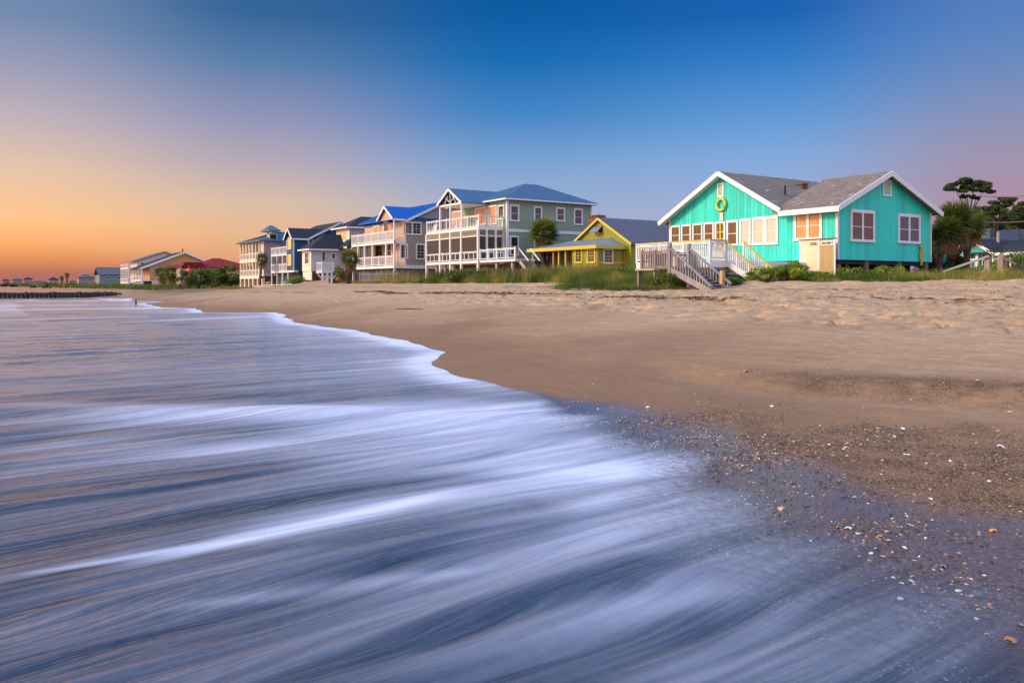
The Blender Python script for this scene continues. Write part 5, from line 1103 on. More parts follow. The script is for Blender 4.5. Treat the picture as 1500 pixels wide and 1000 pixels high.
mb.build('lattice', m_cream, t); mb = MB(); mb.beam((x0_, 33.6, gz(x0_, 33.6) + .58), (x1_, 33.6, gz(x1_, 33.6) + .58), .08, .06); mb.build('rail', m_cream, t)
x0_, x1_ = X_(430, 33.6), X_(482, 33.6)
t = empty('retaining_edge', (x0_, 33.6, gz(x0_, 33.6)), 'low plank edging along the dune foot in front of the white house', 'edging')
mb = MB(); mb.beam((x0_, 33.6, gz(x0_, 33.6) + .15), (x1_, 33.6, gz(x1_, 33.6) + .15), .12, .6); mb.build('board', m_oldwood, t)
mb = MB(); mb.beam((x0_, 33.6, gz(x0_, 33.6) + .48), (x1_, 33.6, gz(x1_, 33.6) + .48), .2, .05); mb.build('cap', m_palepile, t)

def person(px, pybase, h, label, shirt, trousers, rz):
    d = 0
    z = .95
    x, y = G_(px, pybase, z) if pybase - H > 2 else P_(px, 150)
    for _ in range(6): z = gz(x, y); x, y = G_(px, pybase, z)
    k = h / 1.75
    def skin(name, verts, edges, rad, mat, parent=None):
        me = bpy.data.meshes.new(name); me.from_pydata([tuple(Vector(v) * k) for v in verts], edges, []); o = bpy.data.objects.new(name, me); C.objects.link(o)
        o.modifiers.new('s', 'SKIN'); 
        if not me.skin_vertices: me.attributes
        for i, sv_ in enumerate(me.skin_vertices[0].data): sv_.radius = (rad[i][0] * k, rad[i][1] * k) if isinstance(rad[i], tuple) else (rad[i] * k, rad[i] * k)
        me.skin_vertices[0].data[0].use_root = True
        sb = o.modifiers.new('d', 'SUBSURF'); sb.levels = 1; sb.render_levels = 2
        me.materials.append(mat)
        if parent: o.parent = parent
        return o
    V = [(0, 0, .95), (0, 0, 1.15), (0, 0, 1.38), (0, 0, 1.50), (0, -.01, 1.60), (0, -.01, 1.72), (-.20, 0, 1.40), (-.25, .03, 1.12), (-.24, -.10, .88), (-.24, -.13, .80), (.20, 0, 1.40), (.25, .03, 1.12), (.24, -.10, .88), (.24, -.13, .80),
         (-.10, 0, .88), (-.12, -.10, .50), (-.12, .04, .08), (-.12, -.14, .04), (.10, 0, .88), (.11, .10, .50), (.11, .24, .10), (.11, .08, .04)]
    E_ = [(0, 1), (1, 2), (2, 3), (3, 4), (4, 5), (2, 6), (6, 7), (7, 8), (8, 9), (2, 10), (10, 11), (11, 12), (12, 13), (0, 14), (14, 15), (15, 16), (16, 17), (0, 18), (18, 19), (19, 20), (20, 21)]
    rad = [(.15, .11), (.13, .10), (.16, .11), .055, .09, .08, .055, .042, .032, .035, .055, .042, .032, .035, .09, .06, .045, .035, .09, .06, .045, .035]
    bd = skin('person', V, E_, rad, skinmat('skin_tone', (.35, .19, .12)))
    bd.location = (x, y, z); bd.rotation_euler = (0, 0, rz); tag(bd, label, 'person')
    skin('shirt', [V[0], V[1], V[2], V[6], V[7], V[10], V[11]], [(0, 1), (1, 2), (2, 3), (3, 4), (2, 5), (5, 6)], [(.165, .125), (.15, .12), (.175, .125), .07, .055, .07, .055], shirt, bd)
    skin('trousers', [(0, 0, .94), V[14], V[15], V[16], V[18], V[19], V[20]], [(0, 1), (1, 2), (2, 3), (0, 4), (4, 5), (5, 6)], [(.165, .125), .105, .08, .062, .105, .08, .062], trousers, bd)
    skin('hair', [(0, .01, 1.66), (0, .015, 1.75)], [(0, 1)], [.095, .08], skinmat('dark_hair', (.02, .012, .01)), bd)
person(263.5, 423.6, 1.7, 'distant person in pale pink top and dark trousers walking on the far beach', skinmat('pink_cloth', (.5, .34, .36)), skinmat('dark_cloth', (.02, .025, .03)), R(60))
person(269.5, 423.4, 1.78, 'distant person in dark maroon top and dark trousers, right of the pink top', skinmat('maroon_cloth', (.08, .02, .03)), skinmat('dark_cloth', (.02, .025, .03)), R(75))
#PART3
# ------------------------------------------------------------------ vegetation
def leafmat(name, stops, rough=.55, trans=.25):
    b = NB(name); a = b.attr('tint'); col = b.ramp(a, stops)
    p = b.n('ShaderNodeBsdfPrincipled'); b.l(col, p.inputs['Base Color']); p.inputs['Roughness'].default_value = rough; p.inputs['Specular IOR Level'].default_value = .3
    tl = b.n('ShaderNodeBsdfTranslucent'); b.l(col, tl.inputs[0]); m = b.n('ShaderNodeMixShader'); m.inputs[0].default_value = trans
    b.l(p.outputs[0], m.inputs[1]); b.l(tl.outputs[0], m.inputs[2]); return b.done(m.outputs[0])
m_grass = leafmat('dune_grass_blades', [(0, (.040, .070, .008)), (.35, (.11, .16, .014)), (.65, (.22, .23, .024)), (.85, (.34, .26, .06)), (1, (.42, .30, .12))])
m_bush = leafmat('bush_leaves', [(0, (.026, .055, .010)), (.5, (.070, .125, .016)), (1, (.18, .22, .03))])
m_bright = leafmat('bright_bush_leaves', [(0, (.08, .14, .010)), (.5, (.20, .29, .016)), (1, (.44, .46, .03))])
m_pine = leafmat('pine_needles', [(0, (.016, .032, .008)), (.6, (.050, .080, .014)), (1, (.12, .14, .025))])
m_palm = leafmat('palm_fronds', [(0, (.040, .065, .010)), (.5, (.115, .155, .020)), (1, (.32, .30, .06))])
m_deadpalm = leafmat('dead_fronds', [(0, (.12, .07, .03)), (.5, (.28, .18, .08)), (1, (.50, .36, .18))])
m_bark = paint('palm_bark', (.085, .052, .045), .95, .4, 4, .6)
m_barkp = paint('pine_bark', (.10, .060, .050), .95, .35, 5, .5)

def blades(name, bx, by, bz, h, wd, lean, tint, mat, parent=None, seg=3):
    """tapering bent blades; one quad strip each"""
    n = len(bx); a = rng.uniform(0, 2 * np.pi, n); la = rng.uniform(0, 2 * np.pi, n)
    V = np.zeros((n, (seg + 1) * 2, 3))
    for i in range(seg + 1):
        t = i / seg; w_ = wd * (1 - t * .85) / 2; off = lean * t * t
        cx_ = bx + np.cos(la) * off; cy_ = by + np.sin(la) * off; cz_ = bz + h * t * (1 - .12 * t * lean / np.maximum(h, .01))
        V[:, 2 * i] = np.stack([cx_ - np.cos(a) * w_, cy_ - np.sin(a) * w_, cz_], -1); V[:, 2 * i + 1] = np.stack([cx_ + np.cos(a) * w_, cy_ + np.sin(a) * w_, cz_], -1)
    k = (seg + 1) * 2; base = np.arange(n)[:, None] * k
    Fs = np.concatenate([np.stack([base[:, 0] + 2 * i, base[:, 0] + 2 * i + 1, base[:, 0] + 2 * i + 3, base[:, 0] + 2 * i + 2], -1) for i in range(seg)], 0)
    tt = np.repeat(tint, k)
    return np_mesh(name, V.reshape(-1, 3), Fs, mat, parent, cols={'tint': tt})
# dune grass: (x range, y front, y back, blades, height, width)
def grass(xr, yf, yb, n, h0, h1, wd, dryness=.4):
    x = rng.uniform(xr[0], xr[1], n * 2); y = rng.uniform(0, 1, n * 2) ** 1.15 * (yb - yf) + yf
    front = yf + (fbm(x * .22, x * 0, 91, 4) - .5) * 2.6
    dn = fbm(x * .55, y * .55, 93, 3); keep = (y > front) & (rng.uniform(0, 1, n * 2) < sstep(.30, .52, dn) * .9 + .10)
    x, y = x[keep][:n], y[keep][:n]; m = len(x); clump = fbm(x * .35, y * .35, 95, 3)
    h = (h0 + (h1 - h0) * sstep(.3, .7, clump)) * rng.uniform(.55, 1.15, m) * (.45 + .55 * sstep(0, 1.6, y - front[keep][:n]))
    tint = np.clip(dryness - .04 + (fbm(x * .8, y * .8, 97, 3) - .5) * 2.0 + rng.normal(0, .13, m), 0, 1)
    return [x, y, ground_z(x, y, False) - .03, h, np.full(m, wd) * rng.uniform(.6, 1.3, m), h * rng.uniform(.1, .75, m), tint]
gs = [grass((-42, -14), 32.6, 37.4, 32000, .30, .66, .016, .38), grass((-30, -12), 37, 60, 16000, .3, .7, .022, .30),
      grass((-43, -33), 30.3, 37.2, 11000, .55, 1.0, .018, .28), grass((-36.5, -26.8), 24.8, 29.5, 12000, .35, .75, .012, .30),
      grass((X_(668, 37), -42), 33.2, 40.5, 42000, .7, 1.45, .024, .40), grass((-100, X_(668, 37)), 34.2, 38, 15000, .15, .42, .025, .55),
      grass((-150, -100), 34.2, 38.5, 12000, .3, .6, .045, .5), grass((-290, -150), 27, 40, 16000, .6, 1.1, .09, .22), grass((-700, -290), 25, 60, 9000, 1.0, 1.8, .25, .3)]
arr = [np.concatenate([g[i] for g in gs]) for i in range(7)]
# keep the walkways clear
k = ~((arr[0] > LX1 - .1) & (arr[0] < LXB + .2) & (arr[1] > LY - .1) & (arr[1] < LY2 + .1)); arr = [a[k] for a in arr]
o = blades('dune_grass', *arr[:3], arr[3], arr[4], arr[5], arr[6], m_grass); tag(o, 'green and straw coloured dune grass fringing the houses above the sand', 'grass', kind='stuff')
# tall seed stalks
n = 2600; x = rng.uniform(-78, -44, n); y = rng.uniform(34, 38.5, n); dn = fbm(x * .5, y * .5, 99, 3); kk = dn > .5; x, y = x[kk], y[kk]; n = len(x)
o = blades('sea_oats', x, y, ground_z(x, y, False), rng.uniform(.9, 1.6, n), np.full(n, .035), rng.uniform(.1, .5, n), rng.uniform(.7, 1, n), m_grass); tag(o, 'tall dry seed stalks standing above the dune grass', 'grass', kind='stuff')

def leaf_cloud(n, r, seed, clumps=14, leaf=.12, flat=1.0, hollow=.35):
    """leaf quads gathered in clumps inside an ellipsoid of radii r"""
    g = np.random.default_rng(seed)
    cdir = g.normal(size=(clumps, 3)); cdir /= np.linalg.norm(cdir, axis=1)[:, None]; cdir[:, 2] = np.abs(cdir[:, 2]) * flat if flat < 1 else cdir[:, 2]
    cc = cdir * g.uniform(hollow, .85, (clumps, 1)); cr = g.uniform(.22, .42, clumps)
    which = g.integers(0, clumps, n); d = g.normal(size=(n, 3)); d /= np.linalg.norm(d, axis=1)[:, None]
    p = (cc[which] + d * (cr[which] * g.uniform(.3, 1, n) ** .6)[:, None]) * np.array(r)
    nrm = d * .6 + g.normal(size=(n, 3)) * .6; nrm /= np.linalg.norm(nrm, axis=1)[:, None]
    a = np.cross(nrm, g.normal(size=(n, 3))); a /= np.linalg.norm(a, axis=1)[:, None]; b_ = np.cross(nrm, a)
    s = leaf * g.uniform(.6, 1.4, n)[:, None]
    V = np.stack([p - a * s, p + b_ * s * .45, p + a * s, p - b_ * s * .45], 1).reshape(-1, 3)
    Fs = np.arange(n * 4).reshape(-1, 4)
    tint = np.clip((g.uniform(.15, .75, clumps))[which] + g.normal(0, .15, n), 0, 1)
    return V, Fs, np.repeat(tint, 4)
def tree(px, d, ztop_row, zbase_row, w_, label, seed, layers, n=2600, leaf=.16, trunk_r=.2, forks=5, name='pine_tree'):
    g = random.Random(seed); x, y = P_(px, d); z0 = gz(x, y); zt_ = EYE + (H - ztop_row) * d / F; zb_ = EYE + (H - zbase_row) * d / F
    t = empty(name, (x, y, z0), label, 'tree'); mb = MB(); fork = z0 + (zb_ - z0) * .65
    mb.tube([(x, y, z0 - .2), (x + .1, y, (z0 + fork) / 2), (x, y, fork)], [trunk_r, trunk_r * .85, trunk_r * .7], 9); Vs = []; Fs = []; Ts = []; off = 0
    for i, (dx, dz, rw, rh) in enumerate(layers):
        cx_, cy_ = x + dx * w_ * RX, y + dx * w_ * RY + g.uniform(-.3, .3) * w_; cz_ = zb_ + (zt_ - zb_) * dz
        mb.tube([(x, y, fork - .1), (x + (cx_ - x) * .35, y + (cy_ - y) * .35, fork + (cz_ - fork) * .55), (cx_, cy_, cz_)], [trunk_r * .5, trunk_r * .3, trunk_r * .12], 6)
        V, F_, tt = leaf_cloud(int(n * rw), (w_ * rw * .5, w_ * rw * .5, w_ * rh), seed * 31 + i, 9, leaf, 1, .25); V = V + np.array([cx_, cy_, cz_]); Vs.append(V); Fs.append(F_ + off); Ts.append(tt); off += len(V)
    mb.build('trunk', m_barkp, t, True); np_mesh('crown', np.concatenate(Vs), np.concatenate(Fs), m_pine, t, cols={'tint': np.concatenate(Ts)})
def bush(px, d, w_, h, label, mat=None, n=1500, leaf=.07, seed=0, name='bush', y=None):
    x, yy_ = (P_(px, d)); z = gz(x, yy_)
    t = empty(name, (x, yy_, z), label, 'bush')
    V, Fs, tt = leaf_cloud(n, (w_ / 2, w_ / 2, h / 2), seed, 12, leaf, 1.0, .3); V[:, 2] += h * .5; V[:, 2] = np.maximum(V[:, 2], .02)
    o = np_mesh('foliage', V + np.array([x, yy_, z]), Fs, mat or m_bush, t, cols={'tint': tt})
    mb = MB(); g = random.Random(seed)
    for i in range(6):
        a = g.uniform(0, 6.28); q = w_ * .3; mb.tube([(x, yy_, z - .05), (x + math.cos(a) * q * .4, yy_ + math.sin(a) * q * .4, z + h * .35), (x + math.cos(a) * q, yy_ + math.sin(a) * q, z + h * .75)], [.03, .022, .01], 5)
    mb.build('stem', m_barkp, t, True)
    return t
bush(1155, 39.5, 2.3, 1.1, 'bright yellow green bush left of the cream shower panel', m_bright, 2600, .055, 1)
bush(1125, 38.8, 1.7, .8, 'low yellow green bush beside the foot of the white deck stairs', m_bright, 1500, .05, 2)
bush(1195, 40.2, 1.8, .55, 'low leafy green bush in front of the shower panels', m_bright, 1500, .05, 3)
bush(1240, 39.6, 1.8, .75, 'mid green bush under the corner of the turquoise cottage', m_bright, 1500, .05, 4)
bush(1303, 40.6, 2.0, 1.1, 'rounded green bush between the pile and bench of the side wall', m_bright, 2200, .055, 5)
bush(1268, 41.0, 1.3, .6, 'small grassy bush below the side wall double window', m_bush, 1100, .045, 6)
bush(1078, 38, 1.6, .55, 'olive bush between the short honey post and white stairs', m_bush, 1400, .05, 7)
bush(975, 37.5, 1.8, .75, 'dark green bush in front of the brown landing', m_bush, 1700, .05, 8)
bush(925, 50, 2.6, .9, 'dark green bush in grass right of the yellow cottage', m_bush, 1700, .06, 9)
bush(690, 68, 5.0, 1.5, 'broad low dark bush under the green house balcony', m_bush, 2600, .09, 10)
bush(735, 67, 3.2, 1.1, 'low bush in front of the red brown dune fence', m_bush, 1600, .08, 11)
red_shrub = bush(1398, 50, 1.3, 2.0, 'tall dark glossy shrub with red blooms beside the turquoise board screen', m_pine, 3600, .10, 12)
bush(1490, 40, 3.4, 1.7, 'green bush at the right edge behind the short rail', m_bush, 3000, .06, 13)
bush(1440, 44, 2.6, .9, 'low green bush between the handrail posts', m_bush, 1800, .06, 14)
bush(432, 108, 3.4, 2.0, 'yellow green bush below the corner of the navy house', m_bright, 1500, .13, 15)
bush(450, 107, 3.4, 1.3, 'dry pinkish shrub by the arched white deck posts', m_deadpalm, 1200, .11, 16)
bush(1100, 39.3, 1.4, .5, 'small yellow green bush at the foot of the white stair rail', m_bright, 1500, .05, 16)
bush(1178, 39.4, 1.5, .5, 'small bright bush directly before the cream shower panel', m_bright, 1500, .05, 17)
bush(1345, 43.5, 1.5, .6, 'bright bush below the yellow bird ornament', m_bright, 1500, .05, 18)
bush(1374, 54, 2.2, 2.6, 'dark leafy shrub between the turquoise side wall and palm trunks', m_pine, 2600, .08, 23)
for i, (px, top) in enumerate([(1352, 352), (1372, 345), (1394, 350)]):
    tree(px, 84 + i * 3, top, 385, 5.5, ['low dark evergreen hidden behind the turquoise side wall', 'low dark evergreen directly behind the palm trunks', 'low dark evergreen left of the porch cottage gable'][i], 60 + i, [(-.35, .45, .7, .30), (.0, .75, .75, .30), (.35, .5, .7, .30), (0, .1, .9, .35)], 3000, .13, .2, name='evergreen_tree')
bush(1455, 41, 2.6, 1.2, 'tall green bush between the handrail posts and the right edge', m_bright, 2600, .06, 19)
bush(858, 62, 3.4, 1.3, 'green bush before the yellow porch windows', m_bush, 2200, .08, 20)
bush(905, 60, 3.0, 1.4, 'green bush at the shaded right side of the yellow cottage', m_bush, 2200, .08, 21)
bush(815, 66, 3.0, 1.0, 'low green bush below the fan palm', m_bush, 1800, .08, 22)
for i, (px, d, w_, h) in enumerate([(278, 150, 7, 3.6), (300, 152, 7, 3.0), (318, 150, 7, 3.9), (334, 148, 6, 4.4), (346, 147, 5, 3.0)]):
    bush(px, d, w_, h, ['dark bush under the low red porch roof', 'low dark bush right of the coral ball', 'round dark bush below the red roof ridge', 'tallest dark bush before the red roofed house', 'dark bush beside the pink house gallery'][i], m_bush, 1800, .20, 30 + i)
lx, ly = P_(1397, 49.0)
V, Fs, tt = leaf_cloud(60, (.4, .4, .5), 77, 5, .06); zz = gz(lx, ly); 
np_mesh('blooms', V + np.array([lx, ly, zz + 1.6]), Fs, m_red, red_shrub, cols={'tint': tt})

def palm(px, d, pbase, ptop, crown_r, label, trunk_r=.17, lean=0.0, dead=.25, nleaf=34, seed=0, base_z=None, nb_=16, name='palm_tree', group=None):
    """fan palm: trunk row pbase..ptop in the photo at distance d"""
    g = random.Random(seed); x, y = P_(px, d); z0 = gz(x, y) if base_z is None else base_z; zt_ = EYE + (H - ptop) * d / F
    t = empty(name, (x, y, z0), label, 'palm', group)
    mb = MB(); n = 14; pts = []; rads = []
    for i in range(n + 1):
        q = i / n; pts.append((x + lean * q * q * RX, y + lean * q * q * RY, z0 - .2 + (zt_ - z0 + .2) * q)); rads.append(trunk_r * (1.25 - .35 * q) * (1 + .09 * (-1) ** i) * (1.15 if q > .8 else 1))
    mb.tube(pts, rads, 10); mb.build('trunk', m_bark, t, False)
    c = np.array(pts[-1]); V = []; Fs = []; T = []; V2 = []; F2 = []; T2 = []
    def frond(el, azm, ln, VV, FF, TT, tint, droop):
        dr = np.array([math.cos(azm) * math.cos(el), math.sin(azm) * math.cos(el), math.sin(el)])
        hub = c + dr * ln * .45 - np.array([0, 0, droop * .12])
        side = np.cross(dr, [0, 0, 1]); side /= np.linalg.norm(side) + 1e-6; upv = np.cross(side, dr)
        b0 = len(VV); VV += [c - side * .02, c + side * .02, hub + side * .02, hub - side * .02]; FF.append((b0, b0 + 1, b0 + 2, b0 + 3)); TT += [tint] * 4
        for k in range(nb_):
            a = (k / (nb_ - 1) - .5) * 3.3 + g.uniform(-.08, .08); L_ = ln * .66 * (1 - .22 * abs(a) / 1.6) * g.uniform(.8, 1.15)
            bd_ = dr * math.cos(a) + side * math.sin(a) + upv * .10 * math.cos(a * 2)
            w0 = ln * .026; pr = np.cross(bd_, upv); pr /= np.linalg.norm(pr) + 1e-6
            m1 = hub + bd_ * L_ * .55 - np.array([0, 0, droop * .10 * L_]); e1 = hub + bd_ * L_ - np.array([0, 0, L_ * (.05 + droop * .22)])
            b0 = len(VV); VV += [hub - pr * w0 * .4, hub + pr * w0 * .4, m1 + pr * w0, m1 - pr * w0, e1]; FF.append((b0, b0 + 1, b0 + 2, b0 + 3)); FF.append((b0 + 3, b0 + 2, b0 + 4, b0 + 4)); tt_ = min(1, max(0, tint + g.uniform(-.15, .15))); TT += [tt_] * 5
    for i in range(nleaf):
        el = math.asin(min(1, max(-.95, -.45 + 1.42 * (i + .5) / nleaf))); azm = i * 2.399963 + g.uniform(-.2, .2)
        frond(el, azm, crown_r * g.uniform(.88, 1.08), V, Fs, T, g.uniform(.2, .85) * (.7 + .3 * (el > 0)), 1.0 if el < .6 else .5)
    for i in range(int(nleaf * dead)):
        frond(-g.uniform(1.05, 1.45), i * 2.4 + g.uniform(-.3, .3), crown_r * g.uniform(.8, 1.15), V2, F2, T2, g.uniform(.2, .9), .8)
    tri = lambda fs: [f if f[2] != f[3] else (f[0], f[1], f[2], f[2]) for f in fs]
    for nm, VV, FF, TT, mm in (('crown', V, Fs, T, m_palm), ('dead_fronds', V2, F2, T2, m_deadpalm)):
        if not VV: continue
        q4 = [f for f in FF if f[2] != f[3]]; t3 = [f[:3] for f in FF if f[2] == f[3]]
        me = bpy.data.meshes.new(nm); off = root_loc(t); me.from_pydata([(p[0] - off.x, p[1] - off.y, p[2] - off.z) for p in VV], [], q4 + t3)
        a_ = me.attributes.new('tint', 'FLOAT', 'POINT'); a_.data.foreach_set('value', np.array(TT, dtype=np.float32)); me.materials.append(mm)
        o = bpy.data.objects.new(nm, me); C.objects.link(o); o.parent = t
palm(797, 77.2, 400, 340, 1.72, 'big round fan palm standing before the sage green side wall', .22, 0, .9, 64, 1, nb_=18)
palm(381, 122, 415, 379, 1.2, 'slender palm in front of the pink house corner', .16, .3, .5, 40, 2)
palm(510, 84, 415, 378, 1.35, 'leafy palm between the white house and blue roofed deck', .22, .2, .4, 44, 3)
palm(497, 83, 413, 398, .8, 'short young palm left of the leafy palm trunk', .10, 0, .2, 26, 4)
palm(98, 460, 416, 402.5, 1.75, 'far palm right of its twin on the dune skyline', .4, 0, .4, 34, 5, group=None)
palm(90.5, 455, 416, 407, 1.6, 'shorter palm left of its twin on the dune skyline', .4, 0, .4, 30, 6)
palm(238, 185, 417, 400, 2.2, 'dark palm in front of the ochre house porch', .25, 0, .7, 34, 7)
palm(252, 180, 417, 400, 2.4, 'dark bushy palm between ochre wall and red porch roof', .25, 0, .7, 34, 8)
palm(1374, 49.5, 410, 338, 1.15, 'dark trunked palm closest to the turquoise side wall', .17, .5, 1.0, 52, 9, nb_=18)
palm(1391, 50.5, 410, 322, 1.4, 'tallest fan palm of the right hand clump with shaggy brown fronds', .20, .3, 1.4, 60, 10, nb_=18)
palm(1414, 53, 410, 330, 1.25, 'broad fan palm at the right side of the clump', .19, .3, .5, 54, 11, nb_=18)
palm(1386, 52, 410, 343, 1.15, 'short shaggy palm deep in the middle of the clump', .19, -.2, 1.6, 40, 12, nb_=16)
tree(1420, 76, 266, 292, 3.6, 'slim umbrella pine rising above the palm clump', 1, [(-.28, .70, .72, .16), (.02, .92, .85, .17), (.32, .62, .72, .16), (.0, .55, .7, .12), (-.12, .15, .30, .08), (.2, .10, .3, .08)], 6500, .075)
tree(1459, 84, 294, 314, 3.6, 'flat topped pine with open crown right of the umbrella pine', 2, [(-.25, .6, .7, .15), (.05, .9, .8, .16), (.32, .5, .65, .14), (0, .1, .5, .12)], 6000, .08)
tree(1500, 90, 302, 335, 4.2, 'dense dark pine cut by the right picture edge', 3, [(-.3, .5, .7, .25), (.1, .85, .7, .25), (.4, .5, .8, .25), (0, .2, .8, .2)], 6000, .09)
for i, (px, top, w_) in enumerate([(1432, 312, 5.0), (1447, 308, 5.5), (1462, 312, 5.5), (1478, 314, 5.5), (1492, 316, 6.0), (1508, 310, 6.0), (1415, 318, 4.5), (1524, 312, 6.0)]):
    tree(px, 116 + i % 3 * 4, top, 350, w_, ['bushy evergreen behind the left end of the long roof', 'bushy evergreen below the flat topped pine, left half', 'bushy evergreen below the flat topped pine, right half', 'round evergreen behind the middle of the long roof', 'dark evergreen behind the long roof near the lower wire', 'dark evergreen touching the right edge above the long roof', 'evergreen glimpsed directly behind the palm clump', 'evergreen beyond the right edge behind the long roof'][i], 40 + i,
         [(-.35, .45, .7, .30), (.0, .75, .75, .30), (.35, .5, .7, .30), (0, .2, .9, .25)], 4000, .15, .25, name='evergreen_tree')

gq = np.random.default_rng(3); Vs = []; Fs = []; Ts = []; off = 0
for i in range(70):
    d = gq.uniform(260, 800); px = gq.uniform(2, 200); x, y = P_(px, d)
    V, F_, tt = leaf_cloud(240, (d * .006, d * .006, d * gq.uniform(.0018, .005)), 500 + i, 6, d * .0009, 1, .2); V = V + np.array([x, y, gz(x, y) + d * .001]); Vs.append(V); Fs.append(F_ + off); Ts.append(tt); off += len(V)
o = np_mesh('far_scrub', np.concatenate(Vs), np.concatenate(Fs), m_pine, None, cols={'tint': np.concatenate(Ts)}); tag(o, 'dark scrub among the far houses on the left skyline', 'scrub', kind='stuff')
# ------------------------------------------------------------------ pebbles, shells and wrack
def blob_mesh(cx_, cy_, cz_, sx, sy, sz, ang, seed):
    g = np.random.default_rng(seed); n = len(cx_)
    ph = (1 + 5 ** .5) / 2; base = np.array([(-1, ph, 0), (1, ph, 0), (-1, -ph, 0), (1, -ph, 0), (0, -1, ph), (0, 1, ph), (0, -1, -ph), (0, 1, -ph), (ph, 0, -1), (ph, 0, 1), (-ph, 0, -1), (-ph, 0, 1)]); base /= np.linalg.norm(base[0])
    fc = np.array([(0, 11, 5), (0, 5, 1), (0, 1, 7), (0, 7, 10), (0, 10, 11), (1, 5, 9), (5, 11, 4), (11, 10, 2), (10, 7, 6), (7, 1, 8), (3, 9, 4), (3, 4, 2), (3, 2, 6), (3, 6, 8), (3, 8, 9), (4, 9, 5), (2, 4, 11), (6, 2, 10), (8, 6, 7), (9, 8, 1)])
    B = base[None] * (1 + g.uniform(-.22, .22, (n, 12, 1))); X = B[..., 0] * sx[:, None]; Y = B[..., 1] * sy[:, None]; Zz = B[..., 2] * sz[:, None]
    ca, sa = np.cos(ang)[:, None], np.sin(ang)[:, None]
    V = np.stack([cx_[:, None] + X * ca - Y * sa, cy_[:, None] + X * sa + Y * ca, cz_[:, None] + Zz], -1).reshape(-1, 3)
    Fs = (fc[None] + np.arange(n)[:, None, None] * 12).reshape(-1, 3); return V, Fs
b = NB('pebble_mix'); a = b.attr('tint')
pcol = b.ramp(a, [(0, (.018, .014, .014)), (.2, (.06, .038, .028)), (.45, (.15, .085, .05)), (.62, (.26, .15, .08)), (.76, (.40, .26, .16)), (.88, (.52, .44, .38)), (1, (.72, .68, .64))])
m_peb = b.done(b.principled(pcol, .38))
def scatter(n, x0, x1, y0, y1, f, smin, smax, tintf, name, label, zoff=.0, seed=5, mat=None):
    g = np.random.default_rng(seed); x = g.uniform(x0, x1, n * 6); y = g.uniform(y0, y1, n * 6); k = g.uniform(0, 1, n * 6) < f(x, y); x, y = x[k][:n], y[k][:n]; m = len(x)
    s = smin + (smax - smin) * g.uniform(0, 1, m) ** 3.4; z = ground_z(x, y) - s * .02 + zoff
    V, Fs = blob_mesh(x, y, z, s * g.uniform(.7, 1.2, m), s * g.uniform(.7, 1.2, m), s * g.uniform(.30, .6, m), g.uniform(0, 6.28, m), seed)
    tt = np.repeat(np.clip(tintf(g, m), 0, 1), 12); o = np_mesh(name, V, Fs, mat or m_peb, None, True, {'tint': tt}); tag(o, label, 'pebbles', kind='stuff'); return o
def fpeb(x, y):
    base = (1 - sstep(7.2, 8.6, y + (fbm(x * .7, y * .7, 44, 3) - .5) * 2.4 - .25 * (x + 5))) * sstep(-9.5, -5.5, x) * (.12 + .88 * sstep(.42, .62, fbm(x * 1.1, y * 1.1, 201, 3)))
    e = np.interp(x, CB[:, 0], CB[:, 1]); return base * sstep(-.9, .9, y - e)
scatter(44000, -10, 1.5, 3.2, 9.6, fpeb, .003, .019, lambda g, m: g.beta(1.0, 2.0, m), 'pebbles', 'dark and tan pebble grit strewn over the wet sand at lower right', seed=5)
scatter(2600, -14, 1.5, 6.4, 12.5, lambda x, y: .25 + .75 * sstep(.5, .7, fbm(x, y, 207, 3)), .004, .016, lambda g, m: g.beta(1.6, 1.5, m), 'shell_grit', 'pale shell grit scattered across the damp sand', seed=6)
scatter(5000, -46, -6, 17, 31, lambda x, y: .08 + .9 * np.exp(-((y - 24) / 3) ** 2) * sstep(-40, -20, x), .008, .035, lambda g, m: g.beta(1.1, 1.1, m), 'wrack_bits', 'shell and wrack crumbs along the upper beach', seed=7)
# washed weed lines
n = 9000; x = rng.uniform(-60, -6, n); yl = 22.0 + 1.2 * np.sin(x * .11) + rng.normal(0, .35, n); k = fbm(x * .5, yl * 2, 48, 3) > .50; x, yl = x[k], yl[k]; m = len(x)
V, Fs = blob_mesh(x, yl, ground_z(x, yl) + .01, rng.uniform(.02, .10, m), rng.uniform(.006, .02, m), rng.uniform(.004, .015, m), rng.uniform(0, 6.28, m), 8)
m_weed = paint('dry_seaweed', (.075, .042, .022), .9, .4, 5); o = np_mesh('seaweed_line', V, Fs, m_weed, None, True); tag(o, 'thin brown line of dry seaweed along the upper beach', 'seaweed', kind='stuff')
def weed_patch(px, py, w_, h_, n, label, seed):
    z = 1.4
    for _ in range(8): x, y = G_(px, py, z) if py > H + 3 else P_(px, 30); z = gz(x, y)
    g = np.random.default_rng(seed); xx = x + g.normal(0, w_ / 2, n); yy_ = y + g.normal(0, h_ / 2, n)
    V, Fs = blob_mesh(xx, yy_, ground_z(xx, yy_) + .015, g.uniform(.03, .13, n), g.uniform(.01, .03, n), g.uniform(.008, .03, n), g.uniform(0, 6.28, n), seed)
    o = np_mesh('seaweed', V, Fs, m_weed, None, True); tag(o, label, 'seaweed', kind='stuff')
weed_patch(1305, 424, 2.0, .7, 900, 'heap of brown seaweed below the bushes of the turquoise cottage', 11)
weed_patch(1470, 434, 2.6, .5, 700, 'brown seaweed streak near the right edge of the upper beach', 12)
weed_patch(915, 452, .9, .45, 300, 'small brown seaweed tangle on open sand left of centre', 13)
weed_patch(1270, 430, 2.2, .4, 400, 'thin seaweed streak left of the seaweed heap', 14)
weed_patch(745, 432, 2.6, .5, 350, 'seaweed streak on the sand below the green house', 15)
